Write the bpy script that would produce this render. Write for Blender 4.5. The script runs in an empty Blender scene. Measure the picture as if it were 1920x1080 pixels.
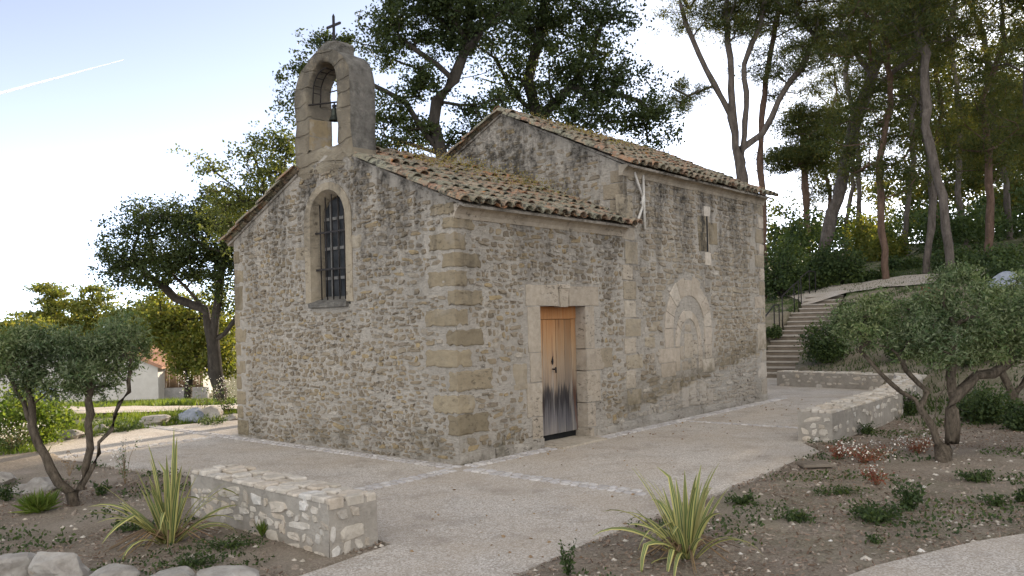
import bpy, math, random
import numpy as np
from mathutils import Vector, Matrix, noise as mnoise
rng = np.random.default_rng(7); random.seed(7)
SC = bpy.context.scene
C = SC.collection
R = math.radians
# ------------------------------------------------------------------ camera
F = 1540.0; ROLL = 0.025; HZ = 63.0; CH = 1.70
def level(px, py):
    dx, dy = px-960, py-540
    return dx*math.cos(ROLL)-dy*math.sin(ROLL), dx*math.sin(ROLL)+dy*math.cos(ROLL)-HZ
def at(px, py, D):                       # point at depth D seen at a photo pixel
    u, v = level(px, py)
    return Vector((u/F*D, D, CH - v/F*D))
def gr(px, py, z=0.0):                   # point at height z seen at a photo pixel
    u, v = level(px, py)
    D = F*(CH-z)/v
    return Vector((u/F*D, D, z))
cam = bpy.data.cameras.new('camera'); camo = bpy.data.objects.new('camera', cam); C.objects.link(camo)
cam.sensor_width = 36; cam.lens = F/1920*36; cam.clip_end = 5000; cam.clip_start = 0.05
camo.matrix_world = Matrix.Translation((0, 0, CH)) @ Matrix.Rotation(R(90), 4, 'X') @ Matrix.Rotation(-ROLL, 4, 'Z')
cam.shift_y = HZ/1920; cam.shift_x = -HZ*math.sin(ROLL)/1920
SC.camera = camo
# ------------------------------------------------------------------ light
SUN_AZ = math.atan2(943, 1540); SUN_EL = R(17.2)
w = bpy.data.worlds.new('World'); SC.world = w; w.use_nodes = True
nt = w.node_tree; nt.nodes.clear()
sky = nt.nodes.new('ShaderNodeTexSky'); sky.sky_type = 'NISHITA'; sky.sun_disc = False
sky.sun_elevation = SUN_EL; sky.sun_rotation = SUN_AZ
sky.air_density = 0.2; sky.dust_density = 0.1; sky.ozone_density = 5; sky.altitude = 100
bg = nt.nodes.new('ShaderNodeBackground'); bg.inputs[1].default_value = 0.15
wo = nt.nodes.new('ShaderNodeOutputWorld')
hs_ = nt.nodes.new('ShaderNodeHueSaturation'); hs_.inputs['Saturation'].default_value = .70
wm = nt.nodes.new('ShaderNodeMix'); wm.data_type = 'RGBA'; wm.blend_type = 'MULTIPLY'; wm.inputs[0].default_value = 1; wm.inputs[7].default_value = (1.18, 1.03, .77, 1)
nt.links.new(sky.outputs[0], hs_.inputs['Color']); nt.links.new(hs_.outputs[0], wm.inputs[6]); # broken bright cloud added to the unseen sky behind the camera, filling shaded walls
wt = nt.nodes.new('ShaderNodeTexCoord'); wsep = nt.nodes.new('ShaderNodeSeparateXYZ'); nt.links.new(wt.outputs['Generated'], wsep.inputs[0])
def wmath(op, a, b, clamp=False):
    n = nt.nodes.new('ShaderNodeMath'); n.operation = op; n.use_clamp = clamp
    for i, v in ((0, a), (1, b)):
        if isinstance(v, (int, float)): n.inputs[i].default_value = v
        else: nt.links.new(v, n.inputs[i])
    return n.outputs[0]
cn = nt.nodes.new('ShaderNodeTexNoise'); cn.inputs['Scale'].default_value = 2.6; cn.inputs['Detail'].default_value = 7; cn.inputs['Roughness'].default_value = .6
nt.links.new(wt.outputs['Generated'], cn.inputs['Vector'])
cover = wmath('MULTIPLY', wmath('SUBTRACT', cn.outputs[0], .40), 7.0, True)
back = wmath('MULTIPLY', wmath('SUBTRACT', wmath('MULTIPLY', wsep.outputs['Y'], -1.0), .02), 4.0, True)
high = wmath('MULTIPLY', wsep.outputs['Z'], 12.0, True)
cm = nt.nodes.new('ShaderNodeMix'); cm.data_type = 'RGBA'; cm.inputs[7].default_value = (2.52, 2.46, 2.36, 1)
nt.links.new(wmath('MULTIPLY', wmath('MULTIPLY', cover, back), high), cm.inputs[0])
nt.links.new(wm.outputs[2], cm.inputs[6]); nt.links.new(cm.outputs[2], bg.inputs[0]); nt.links.new(bg.outputs[0], wo.inputs[0])
sl = bpy.data.lights.new('sun', 'SUN'); sl.energy = 2.0; sl.angle = R(0.6); sl.color = (1, 0.86, 0.68)
so = bpy.data.objects.new('sun', sl); C.objects.link(so)
sd = Vector((math.sin(SUN_AZ)*math.cos(SUN_EL), math.cos(SUN_AZ)*math.cos(SUN_EL), math.sin(SUN_EL)))
so.rotation_euler = sd.to_track_quat('Z', 'Y').to_euler(); so.location = (20, 30, 20)
SC.view_settings.view_transform = 'Standard'; SC.view_settings.look = 'None'
SC.view_settings.exposure = 2.52; SC.view_settings.gamma = 1
SC.cycles.max_bounces = 7; SC.cycles.diffuse_bounces = 4; SC.cycles.transmission_bounces = 4
SC.cycles.use_denoising = True
# ------------------------------------------------------------------ nodes helpers
class NT:
    def __init__(s, name):
        s.m = bpy.data.materials.new(name); s.m.use_nodes = True; s.t = s.m.node_tree; s.t.nodes.clear()
        s.out = s.n('ShaderNodeOutputMaterial'); s.tc = None
    def n(s, typ, **k):
        x = s.t.nodes.new(typ)
        for a, b in k.items(): setattr(x, a, b)
        return x
    def l(s, a, b): s.t.links.new(a, b)
    def co(s, scale=(1, 1, 1)):
        if s.tc is None: s.tc = s.n('ShaderNodeTexCoord')
        mp = s.n('ShaderNodeMapping'); mp.inputs['Scale'].default_value = scale
        s.l(s.tc.outputs['Object'], mp.inputs[0]); return mp.outputs[0]
    def noise(s, scale, detail=4, rough=.55, vec=None, dist=0, col=False):
        x = s.n('ShaderNodeTexNoise'); x.inputs['Scale'].default_value = scale; x.inputs['Detail'].default_value = detail
        x.inputs['Roughness'].default_value = rough; x.inputs['Distortion'].default_value = dist
        s.l(vec if vec is not None else s.co(), x.inputs['Vector']); return x.outputs[1 if col else 0]
    def ramp(s, fac, stops, interp='LINEAR'):
        x = s.n('ShaderNodeValToRGB'); r = x.color_ramp; r.interpolation = interp
        while len(r.elements) < len(stops): r.elements.new(.5)
        for e, (p, c) in zip(r.elements, stops):
            e.position = p; e.color = (*c, 1) if len(c) == 3 else c
        s.l(fac, x.inputs[0]); return x.outputs[0]
    def step(s, fac, a, b): return s.ramp(fac, [(a, (0, 0, 0)), (b, (1, 1, 1))])
    def mix(s, fac, a, b, mode='MIX'):
        x = s.n('ShaderNodeMix', data_type='RGBA', blend_type=mode)
        for i, v in ((0, fac), (6, a), (7, b)):
            if isinstance(v, (int, float)): x.inputs[i].default_value = v
            elif isinstance(v, tuple): x.inputs[i].default_value = (*v, 1)
            else: s.l(v, x.inputs[i])
        return x.outputs[2]
    def math(s, op, a, b=None, clamp=False):
        x = s.n('ShaderNodeMath', operation=op); x.use_clamp = clamp
        for i, v in ((0, a), (1, b)):
            if v is None: continue
            if isinstance(v, (int, float)): x.inputs[i].default_value = v
            else: s.l(v, x.inputs[i])
        return x.outputs[0]
    def z(s, axis='Z'):
        if s.tc is None: s.tc = s.n('ShaderNodeTexCoord')
        x = s.n('ShaderNodeSeparateXYZ'); s.l(s.tc.outputs['Object'], x.inputs[0]); return x.outputs[axis]
    def island(s): return s.n('ShaderNodeNewGeometry').outputs['Random Per Island']
    def bump(s, h, strength=.4, dist=.01, normal=None):
        x = s.n('ShaderNodeBump'); x.inputs['Strength'].default_value = strength; x.inputs['Distance'].default_value = dist
        s.l(h, x.inputs['Height'])
        if normal is not None: s.l(normal, x.inputs['Normal'])
        return x.outputs[0]
    def pbr(s, col, rough=.9, normal=None, metal=0, spec=.3, trans=None, transcol=None):
        p = s.n('ShaderNodeBsdfPrincipled')
        if isinstance(col, tuple): p.inputs['Base Color'].default_value = (*col, 1)
        else: s.l(col, p.inputs['Base Color'])
        p.inputs['Roughness'].default_value = rough; p.inputs['Metallic'].default_value = metal
        p.inputs['Specular IOR Level'].default_value = spec
        if normal is not None: s.l(normal, p.inputs['Normal'])
        sh = p.outputs[0]
        if trans:
            t = s.n('ShaderNodeBsdfTranslucent')
            if isinstance(transcol, tuple): t.inputs[0].default_value = (*transcol, 1)
            else: s.l(transcol if transcol is not None else col, t.inputs[0])
            mx = s.n('ShaderNodeMixShader'); mx.inputs[0].default_value = trans
            s.l(sh, mx.inputs[1]); s.l(t.outputs[0], mx.inputs[2]); sh = mx.outputs[0]
        s.l(sh, s.out.inputs[0]); return s.m
# ------------------------------------------------------------------ materials
def grime_and_shade(m, col, amount=1.0):
    """black lichen streaks and crusts of the old walls, with painted crevice shade (chapel-local coordinates)"""
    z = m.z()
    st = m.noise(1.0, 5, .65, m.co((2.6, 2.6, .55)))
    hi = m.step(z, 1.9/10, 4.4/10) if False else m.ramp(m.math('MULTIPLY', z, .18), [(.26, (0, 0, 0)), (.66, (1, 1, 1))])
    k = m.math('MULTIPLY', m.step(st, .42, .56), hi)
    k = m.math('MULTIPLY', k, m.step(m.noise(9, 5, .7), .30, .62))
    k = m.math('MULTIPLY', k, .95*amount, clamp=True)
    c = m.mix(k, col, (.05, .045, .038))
    # damp green-black foot
    lo = m.ramp(z, [(.04, (1, 1, 1)), (.75, (0, 0, 0))])
    k2 = m.math('MULTIPLY', m.math('MULTIPLY', lo, m.step(m.noise(2.2, 6, .7), .45, .68)), .7*amount, clamp=True)
    c = m.mix(k2, c, (.10, .085, .05))
    # old damp line climbing along the nave wall, paler repointed band below it
    x = m.z('X'); d = m.math('SUBTRACT', z, m.math('ADD', m.math('MULTIPLY', m.math('SUBTRACT', x, 3.73), .15), .24))
    d = m.math('ADD', d, m.math('MULTIPLY', m.math('SUBTRACT', m.noise(2.6, 5, .65), .5), .35))
    onx = m.step(m.math('MULTIPLY', x, .1), .30, .38)
    bnd = m.ramp(d, [(.0, (0, 0, 0)), (.05, (1, 1, 1)), (.22, (.7, .7, .7)), (.62, (0, 0, 0))])
    c = m.mix(m.math('MULTIPLY', m.math('MULTIPLY', bnd, onx), m.math('MULTIPLY', m.step(m.noise(6, 5, .7), .3, .6), .75)), c, (.115, .09, .045))
    low = m.ramp(d, [(0, (1, 1, 1)), (.03, (0, 0, 0))])
    c = m.mix(m.math('MULTIPLY', m.math('MULTIPLY', m.math('LESS_THAN', d, 0.0), onx), .45), c, (.40, .37, .33))
    # small flattened dark flecks: crevice shade painted into the colour, plus black lichen
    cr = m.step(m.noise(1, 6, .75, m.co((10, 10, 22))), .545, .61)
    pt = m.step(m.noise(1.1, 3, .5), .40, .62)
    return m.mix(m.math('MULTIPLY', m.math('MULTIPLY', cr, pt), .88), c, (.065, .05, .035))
def wall_mortar(name, c0=(.45, .40, .335), c1=(.57, .51, .43)):
    m = NT(name)
    c = m.ramp(m.noise(1.3, 6, .6), [(.35, c0), (.65, c1)])
    c = m.mix(m.math('MULTIPLY', m.step(m.noise(14, 5, .7), .42, .68), .35), c, (.22, .195, .155))
    c = m.mix(m.step(m.noise(55, 3, .7), .62, .78), c, (.17, .15, .12))
    c = grime_and_shade(m, c)
    h = m.math('ADD', m.math('MULTIPLY', m.noise(1, 6, .7, m.co((15, 15, 26))), 1.6), m.math('MULTIPLY', m.noise(80, 3, .7), .35))
    return m.pbr(c, .95, m.bump(h, 1.0, .035), spec=.1)
def stone_mat(name, stops, gr=1.0, bump=.7, dist=.012):
    m = NT(name)
    c = m.ramp(m.island(), stops)
    c = m.mix(m.step(m.noise(11, 6, .7), .35, .75), c, m.mix(.55, c, (.19, .155, .105)))
    c = m.mix(m.math('MULTIPLY', m.step(m.noise(60, 4, .75), .55, .8), .5), c, (.14, .12, .09))
    c = m.mix(m.math('MULTIPLY', m.step(m.noise(3.1, 4, .6), .56, .74), .45), c, (.36, .33, .29))
    if gr: c = grime_and_shade(m, c, gr)
    h = m.math('ADD', m.noise(16, 6, .72), m.math('MULTIPLY', m.noise(70, 4, .7), .4))
    return m.pbr(c, .92, m.bump(h, bump, dist), spec=.15)
M = {}
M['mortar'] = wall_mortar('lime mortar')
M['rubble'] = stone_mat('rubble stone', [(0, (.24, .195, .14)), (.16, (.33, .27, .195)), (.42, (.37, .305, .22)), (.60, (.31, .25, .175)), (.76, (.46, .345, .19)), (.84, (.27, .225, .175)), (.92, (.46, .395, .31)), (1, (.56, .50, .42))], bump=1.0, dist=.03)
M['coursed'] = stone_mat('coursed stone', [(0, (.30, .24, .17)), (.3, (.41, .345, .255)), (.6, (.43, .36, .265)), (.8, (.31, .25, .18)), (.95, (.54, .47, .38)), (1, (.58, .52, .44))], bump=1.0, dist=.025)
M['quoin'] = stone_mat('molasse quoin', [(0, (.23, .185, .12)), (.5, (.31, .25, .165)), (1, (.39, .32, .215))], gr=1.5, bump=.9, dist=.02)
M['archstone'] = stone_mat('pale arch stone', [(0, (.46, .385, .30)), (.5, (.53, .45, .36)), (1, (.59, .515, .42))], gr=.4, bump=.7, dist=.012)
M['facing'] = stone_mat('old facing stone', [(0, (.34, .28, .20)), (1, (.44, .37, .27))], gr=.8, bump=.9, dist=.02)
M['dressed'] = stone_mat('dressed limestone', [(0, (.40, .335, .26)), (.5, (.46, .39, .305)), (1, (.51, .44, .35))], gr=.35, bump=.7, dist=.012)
M['palestone'] = stone_mat('white limestone', [(0, (.50, .44, .36)), (.4, (.64, .58, .50)), (.7, (.56, .47, .37)), (.8, (.42, .37, .31)), (1, (.74, .70, .64))], gr=0, dist=.01)
def bell_mat():
    m = NT('weathered bellcote stone')
    c = m.ramp(m.noise(2.2, 5, .6), [(.35, (.30, .25, .18)), (.62, (.44, .375, .275))])
    up = m.ramp(m.math('MULTIPLY', m.z(), .18), [(.74, (.15, .15, .15)), (.97, (1, 1, 1))])
    k = m.math('MULTIPLY', m.step(m.noise(3.2, 6, .75), .34, .55), up)
    y = m.ramp(m.z('Y'), [(.0, (0, 0, 0)), (1, (0, 0, 0))])
    c = m.mix(m.math('MULTIPLY', k, .78), c, (.11, .10, .085))
    c = m.mix(m.step(m.noise(42, 3, .7), .6, .75), c, (.22, .21, .19))
    jz = m.math('FRACT', m.math('ADD', m.math('MULTIPLY', m.z(), 4.6), m.math('MULTIPLY', m.noise(1.6, 3, .5), 1.3)))
    jt = m.math('MULTIPLY', m.step(m.math('ABSOLUTE', m.math('SUBTRACT', jz, .5)), .42, .47), m.step(m.noise(3, 3), .35, .55))
    c = m.mix(m.math('MULTIPLY', jt, .3), c, (.17, .15, .12))
    h = m.math('SUBTRACT', m.math('ADD', m.noise(11, 7, .78), m.math('MULTIPLY', m.noise(60, 3, .7), .5)), m.math('MULTIPLY', jt, .8))
    return m.pbr(c, .95, m.bump(h, 1.0, .06), spec=.1)
M['bellcote'] = bell_mat()
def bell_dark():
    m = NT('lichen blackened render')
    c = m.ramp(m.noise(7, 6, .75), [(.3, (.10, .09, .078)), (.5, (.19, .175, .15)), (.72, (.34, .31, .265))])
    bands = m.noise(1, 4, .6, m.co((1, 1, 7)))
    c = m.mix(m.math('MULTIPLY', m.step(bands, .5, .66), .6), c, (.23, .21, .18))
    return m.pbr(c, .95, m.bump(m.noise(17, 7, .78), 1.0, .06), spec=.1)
M['belldark'] = bell_dark()
def ochre_mat():
    m = NT('ochre reveal stone'); z = m.z()
    c = m.ramp(m.noise(9, 6, .7), [(.3, (.30, .235, .15)), (.7, (.42, .32, .18))])
    jt = m.math('LESS_THAN', m.math('ABSOLUTE', m.math('SUBTRACT', z, 4.41)), .012)
    c = m.mix(jt, c, (.30, .26, .20)); c = m.mix(m.step(m.noise(4, 5, .7), .52, .62), c, (.38, .32, .24))
    return m.pbr(c, .95, m.bump(m.noise(18, 6, .75), .9, .03), spec=.1)
M['ochre'] = ochre_mat()
def tile_mat():
    m = NT('old clay roof tile')
    c = m.ramp(m.island(), [(0, (.22, .15, .105)), (.2, (.33, .18, .115)), (.38, (.30, .255, .19)), (.6, (.33, .16, .085)), (.75, (.33, .285, .215)), (.9, (.37, .18, .09)), (1, (.24, .20, .15))])
    c = m.mix(m.math('MULTIPLY', m.step(m.noise(4.5, 5, .7), .42, .56), .85), c, (.22, .215, .155))
    c = m.mix(m.step(m.noise(16, 5, .75), .50, .59), c, (.07, .065, .052))
    c = m.mix(m.step(m.noise(21, 4, .7, m.co((1.1, .9, 1.3))), .60, .68), c, (.40, .40, .31))
    c = m.mix(m.step(m.noise(5.2, 4, .7, m.co((1.3, 1.2, 1))), .62, .72), c, (.42, .17, .05))
    return m.pbr(c, .92, m.bump(m.noise(40, 5, .7), .6, .01), spec=.15)
M['tile'] = tile_mat()
def simple(name, c0, c1, scale=8, rough=.85, bump=.3, dist=.005, metal=0, detail=5):
    m = NT(name); n = m.noise(scale, detail, .65)
    return m.pbr(m.ramp(n, [(.3, c0), (.7, c1)]), rough, m.bump(m.noise(scale*4, 4, .7), bump, dist), metal=metal)
M['greymortar'] = simple('grey mortar', (.26, .23, .19), (.38, .34, .285), 6, .95, .8, .02)
M['iron'] = simple('rusted black iron', (.02, .02, .02), (.05, .04, .035), 30, .6, .3, .002, .6)
M['ironpale'] = simple('weathered pale iron', (.50, .46, .40), (.66, .62, .56), 20, .6)
M['leadgrey'] = simple('lead grey', (.12, .115, .105), (.20, .19, .175), 20, .7)
M['bronze'] = simple('dark bronze', (.03, .035, .03), (.07, .075, .06), 20, .5, .2, .002, .8)
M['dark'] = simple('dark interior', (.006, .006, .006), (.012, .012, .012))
def glass_mat():
    m = NT('dark leaded glass')
    c = m.ramp(m.noise(5, 4, .6), [(.35, (.012, .014, .016)), (.7, (.05, .052, .055))])
    return m.pbr(c, .55, m.bump(m.noise(9, 3, .5), .5, .01), spec=.15)
M['glass'] = glass_mat()
def door_mat():
    m = NT('weathered pine door')
    z = m.z(); wob = m.noise(1, 5, .7, m.co((26, 26, 1.3)))
    zz = m.math('ADD', m.math('MULTIPLY', z, .42), m.math('MULTIPLY', m.math('SUBTRACT', wob, .5), .34))
    c = m.ramp(zz, [(.05, (.20, .185, .175)), (.13, (.13, .125, .13)), (.235, (.035, .033, .036)), (.295, (.05, .045, .042)), (.335, (.24, .19, .145)), (.44, (.33, .245, .165)), (.58, (.36, .225, .12)), (.74, (.34, .165, .065)), (.86, (.29, .105, .03))])
    isl = m.island(); c = m.mix(1.0, c, m.ramp(isl, [(0, (.72, .72, .74)), (.5, (1, .98, .95)), (1, (1.2, 1.15, 1.1))]), 'MULTIPLY')
    g = m.noise(1, 6, .7, m.co((60, 60, 2.2)))
    c = m.mix(m.math('MULTIPLY', m.step(g, .45, .75), .45), c, m.mix(.7, c, (.09, .05, .03)))
    c = m.mix(m.math('MULTIPLY', m.step(m.noise(1, 4, .6, m.co((14, 14, .8))), .56, .66), .35), c, (.45, .40, .34))
    c = m.mix(m.math('MULTIPLY', m.step(m.noise(1, 3, .6, m.co((9, 9, 1.1))), .60, .64), .55), c, (.13, .055, .03))
    return m.pbr(c, .8, m.bump(g, .5, .006), spec=.2)
M['door'] = door_mat()
def pave_mat():
    m = NT('washed gravel concrete')
    v = m.n('ShaderNodeTexVoronoi'); v.inputs['Scale'].default_value = 88; m.l(m.co(), v.inputs[0])
    c = m.ramp(v.outputs['Color'], [(.15, (.33, .285, .235)), (.5, (.45, .40, .345)), (.85, (.66, .61, .545))])
    c = m.mix(m.step(m.noise(.75, 6, .68), .38, .60), c, m.mix(.5, c, (.40, .325, .245)))
    c = m.mix(m.math('MULTIPLY', m.step(m.noise(1.9, 7, .75), .50, .66), .45), c, (.22, .185, .15))
    c = m.mix(m.step(m.noise(38, 3, .6), .70, .73), c, (.12, .09, .065))
    return m.pbr(c, .9, m.bump(v.outputs['Distance'], .5, .006), spec=.2)
M['pave'] = pave_mat()
M['cobble'] = stone_mat('pale cobble', [(0, (.44, .41, .39)), (.5, (.54, .51, .50)), (1, (.66, .62, .58))], gr=0, dist=.006)
def soil_mat():
    m = NT('soil')
    at_ = m.n('ShaderNodeAttribute'); at_.attribute_name = 'green'
    c = m.ramp(m.noise(1.1, 7, .65), [(.32, (.165, .125, .095)), (.5, (.25, .20, .155)), (.7, (.35, .29, .235))])
    c = m.mix(m.step(m.noise(48, 4, .75), .48, .66), c, (.41, .345, .28))
    c = m.mix(m.step(m.noise(30, 5, .75), .60, .70), c, (.12, .085, .06))
    v = m.n('ShaderNodeTexVoronoi'); v.inputs['Scale'].default_value = 26; m.l(m.co(), v.inputs[0])
    c = m.mix(m.step(m.math('SUBTRACT', 1.0, v.outputs['Distance']), .80, .88), c, m.mix(m.noise(5), (.38, .32, .26), (.22, .17, .12)))
    g = m.math('MULTIPLY', at_.outputs['Fac'], m.step(m.noise(3.5, 6, .75), .34, .56))
    c = m.mix(g, c, m.mix(m.noise(20), (.045, .07, .02), (.10, .13, .035)))
    h = m.math('ADD', m.noise(12, 7, .75), m.math('MULTIPLY', m.noise(60, 4, .75), .5))
    return m.pbr(c, .95, m.bump(h, .8, .035), spec=.1)
M['soil'] = soil_mat()
def leaf_mat(name, cols, trans=.35, tcol=None, rough=.6, spec=.25):
    m = NT(name)
    n = len(cols); c = m.ramp(m.island(), [(i/(n-1), x) for i, x in enumerate(cols)])
    big = m.noise(.9, 3, .6)
    c = m.mix(m.step(big, .35, .68), c, m.mix(1.0, c, (1.35, 1.25, .9), 'MULTIPLY'))
    t = m.mix(1.0, c, tcol or (2.2, 2.0, .9), 'MULTIPLY')
    return m.pbr(c, rough, spec=spec, trans=trans, transcol=t)
M['oak'] = leaf_mat('oak leaf', [(.020, .033, .013), (.03, .047, .017), (.045, .062, .022), (.026, .04, .018)], .30)
M['oaklight'] = leaf_mat('pale oak leaf', [(.045, .065, .026), (.07, .09, .035), (.10, .115, .042)], .38)
M['pine'] = leaf_mat('pine needle', [(.026, .042, .018), (.042, .06, .022), (.06, .078, .028), (.085, .085, .03)], .40, (2.4, 1.9, .8))
M['sunlit'] = leaf_mat('sunlit leaf', [(.08, .11, .03), (.13, .15, .04), (.19, .18, .05)], .4, (1.7, 1.6, .7))
M['olive'] = leaf_mat('olive leaf', [(.06, .10, .042), (.10, .14, .065), (.21, .24, .15), (.03, .05, .02)], .28, (1.5, 1.6, .8))
M['shrub'] = leaf_mat('shrub leaf', [(.024, .043, .018), (.042, .068, .026), (.07, .10, .038)], .30)
M['redleaf'] = leaf_mat('red foliage', [(.16, .05, .04), (.24, .09, .06), (.10, .08, .04)], .3, (1.6, 1.0, .7))
M['petal'] = leaf_mat('white petal', [(.75, .7, .7), (.8, .78, .75)], .3, (1, 1, 1))
M['dry'] = leaf_mat('dry stem', [(.20, .13, .09), (.28, .20, .12), (.16, .12, .09)], .2, (1.2, 1.1, .9))
M['weedroof'] = leaf_mat('roof stonecrop', [(.20, .11, .06), (.24, .20, .06), (.30, .25, .08), (.16, .17, .05)], .4, (1.4, 1.3, .7))
M['grass'] = leaf_mat('grass', [(.06, .10, .02), (.09, .14, .03), (.14, .17, .05)], .4, (1.8, 1.7, .6))
def bark(name, c0, c1, sc=9):
    m = NT(name)
    n = m.noise(1, 6, .75, m.co((sc, sc, sc*.28)))
    c = m.ramp(n, [(.3, c0), (.65, c1)])
    c = m.mix(m.math('MULTIPLY', m.step(m.noise(4, 5, .7), .55, .7), .5), c, tuple(min(1, x*1.6) for x in c1))
    return m.pbr(c, .95, m.bump(n, .9, .03), spec=.1)
M['barkoak'] = bark('oak bark', (.025, .022, .018), (.07, .06, .05))
M['barkpine'] = bark('pine bark', (.05, .04, .033), (.15, .125, .105))
M['barkred'] = bark('red pine bark', (.07, .045, .032), (.17, .11, .08))
M['barkolive'] = bark('olive bark', (.035, .028, .02), (.17, .135, .10), 26)
def phorm_mat():
    m = NT('striped leaf')
    a = m.n('ShaderNodeAttribute'); a.attribute_name = 'across'
    c = m.ramp(a.outputs['Fac'], [(.0, (.36, .33, .13)), (.22, (.39, .355, .14)), (.28, (.10, .15, .05)), (.44, (.13, .19, .06)), (.47, (.42, .40, .14)), (.53, (.42, .40, .14)), (.56, (.12, .17, .06)), (.72, (.10, .14, .05)), (.78, (.55, .50, .18)), (1, (.50, .45, .15))])
    c = m.mix(m.step(m.island(), .95, .97), c, (.36, .24, .09))
    return m.pbr(c, .5, spec=.35, trans=.25, transcol=c)
M['phorm'] = phorm_mat()
def rock_mat():
    m = NT('limestone boulder')
    c = m.ramp(m.noise(2.5, 6, .65), [(.3, (.22, .19, .16)), (.48, (.38, .345, .30)), (.7, (.55, .52, .47))])
    c = m.mix(m.math('MULTIPLY', m.step(m.noise(4, 5, .6), .58, .68), .6), c, (.36, .24, .13))
    c = m.mix(m.step(m.noise(15, 5, .75), .62, .74), c, (.11, .10, .09))
    return m.pbr(c, .9, m.bump(m.noise(12, 7, .75), .8, .03), spec=.2)
M['rock'] = rock_mat()
M['rockblue'] = simple('blue grey rock', (.16, .18, .22), (.34, .36, .40), 5, .85, .7, .03)
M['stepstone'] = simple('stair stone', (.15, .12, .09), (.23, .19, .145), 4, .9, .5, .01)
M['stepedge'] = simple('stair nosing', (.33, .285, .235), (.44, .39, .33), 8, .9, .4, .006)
M['render'] = simple('white rendered wall', (.50, .47, .42), (.60, .57, .52), 2, .9)
M['reed'] = bark('reed screen', (.12, .08, .05), (.30, .20, .12), 16)
M['roofred'] = simple('far red tiles', (.30, .16, .10), (.45, .26, .17), 6, .9, .5, .05)
M['roofgrey'] = simple('far grey roof', (.22, .21, .20), (.36, .34, .32), 4)
M['cloud'] = NT('vapour trail').pbr((.95, .95, .95), 1, trans=.5, transcol=(.95, .95, .95))
# ------------------------------------------------------------------ mesh helpers
class MB:
    def __init__(s): s.v = []; s.f = []; s.mi = []; s.sm = []
    def add(s, vs, fs, mi=0, smooth=False):
        o = len(s.v); s.v.extend([tuple(p) for p in vs])
        for f in fs:
            s.f.append([i+o for i in f]); s.mi.append(mi); s.sm.append(smooth)
    def box(s, lo, hi, mi=0, jit=0, tr=None):
        vs = [(x, y, z) for z in (lo[2], hi[2]) for y in (lo[1], hi[1]) for x in (lo[0], hi[0])]
        if jit: vs = [tuple(c+random.uniform(-jit, jit) for c in p) for p in vs]
        if tr: vs = [tr(p) for p in vs]
        s.add(vs, [(0, 2, 3, 1), (4, 5, 7, 6), (0, 1, 5, 4), (2, 6, 7, 3), (0, 4, 6, 2), (1, 3, 7, 5)], mi)
    def tube(s, pts, rad, sides=6, mi=0, cap=True, gn=0):
        pts = [Vector(p) for p in pts]; n = len(pts)
        if not hasattr(rad, '__len__'): rad = [rad]*n
        vs = []
        for i, p in enumerate(pts):
            d = (pts[min(i+1, n-1)]-pts[max(i-1, 0)]).normalized()
            a = d.cross(Vector((0.13, .21, 1)) if abs(d.z) < .9 else Vector((1, .2, 0))).normalized(); b = d.cross(a)
            for k in range(sides):
                t = 2*math.pi*k/sides; vs.append(p+(a*math.cos(t)+b*math.sin(t))*(rad[i]*(1+gn*nz((math.cos(t)*1.3+p.x*3, math.sin(t)*1.3+p.y*3, p.z*5), 1.0))))
        fs = [(i*sides+k, i*sides+(k+1) % sides, (i+1)*sides+(k+1) % sides, (i+1)*sides+k) for i in range(n-1) for k in range(sides)]
        if cap: fs += [tuple(range(sides))[::-1], tuple((n-1)*sides+k for k in range(sides))]
        s.add(vs, fs, mi, True)
    def build(s, name, mats, parent=None):
        me = bpy.data.meshes.new(name)
        me.from_pydata(s.v, [], s.f)
        for m in (mats if isinstance(mats, (list, tuple)) else [mats]): me.materials.append(m)
        me.polygons.foreach_set('material_index', s.mi); me.polygons.foreach_set('use_smooth', s.sm)
        me.update()
        o = bpy.data.objects.new(name, me); C.objects.link(o)
        if parent: o.parent = parent
        return o
def np_mesh(name, verts, faces_flat, nper, mat, parent=None, smooth=False):
    me = bpy.data.meshes.new(name); nf = len(faces_flat)//nper
    me.vertices.add(len(verts)); me.vertices.foreach_set('co', np.asarray(verts, np.float32).ravel())
    me.loops.add(len(faces_flat)); me.loops.foreach_set('vertex_index', np.asarray(faces_flat, np.int32))
    me.polygons.add(nf); me.polygons.foreach_set('loop_start', np.arange(0, nf*nper, nper, dtype=np.int32))
    me.polygons.foreach_set('loop_total', np.full(nf, nper, np.int32))
    if smooth: me.polygons.foreach_set('use_smooth', np.ones(nf, bool))
    me.materials.append(mat); me.update(calc_edges=True)
    o = bpy.data.objects.new(name, me); C.objects.link(o)
    if parent: o.parent = parent
    return o
def tag(o, label=None, cat=None, group=None, kind=None):
    if label: o['label'] = label
    if cat: o['category'] = cat
    if group: o['group'] = group
    if kind: o['kind'] = kind
    return o
def thing(name, label, cat, loc, rz=0, group=None):
    o = bpy.data.objects.new(name, None); C.objects.link(o); o.location = loc; o.rotation_euler = (0, 0, rz)
    o.empty_display_size = .2
    return tag(o, label, cat, group)
def bevel(o, w, seg=2):
    b = o.modifiers.new('bevel', 'BEVEL'); b.width = w; b.segments = seg; b.limit_method = 'ANGLE'; return o
def nz(p, s=1.0): return mnoise.noise(Vector(p)*s)
def sstep(a, b, x):
    t = max(0, min(1, (x-a)/(b-a))); return t*t*(3-2*t)
def inpoly(x, y, P):
    c = False; n = len(P); j = n-1
    for i in range(n):
        if (P[i][1] > y) != (P[j][1] > y) and x < (P[j][0]-P[i][0])*(y-P[i][1])/(P[j][1]-P[i][1])+P[i][0]: c = not c
        j = i
    return c
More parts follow.
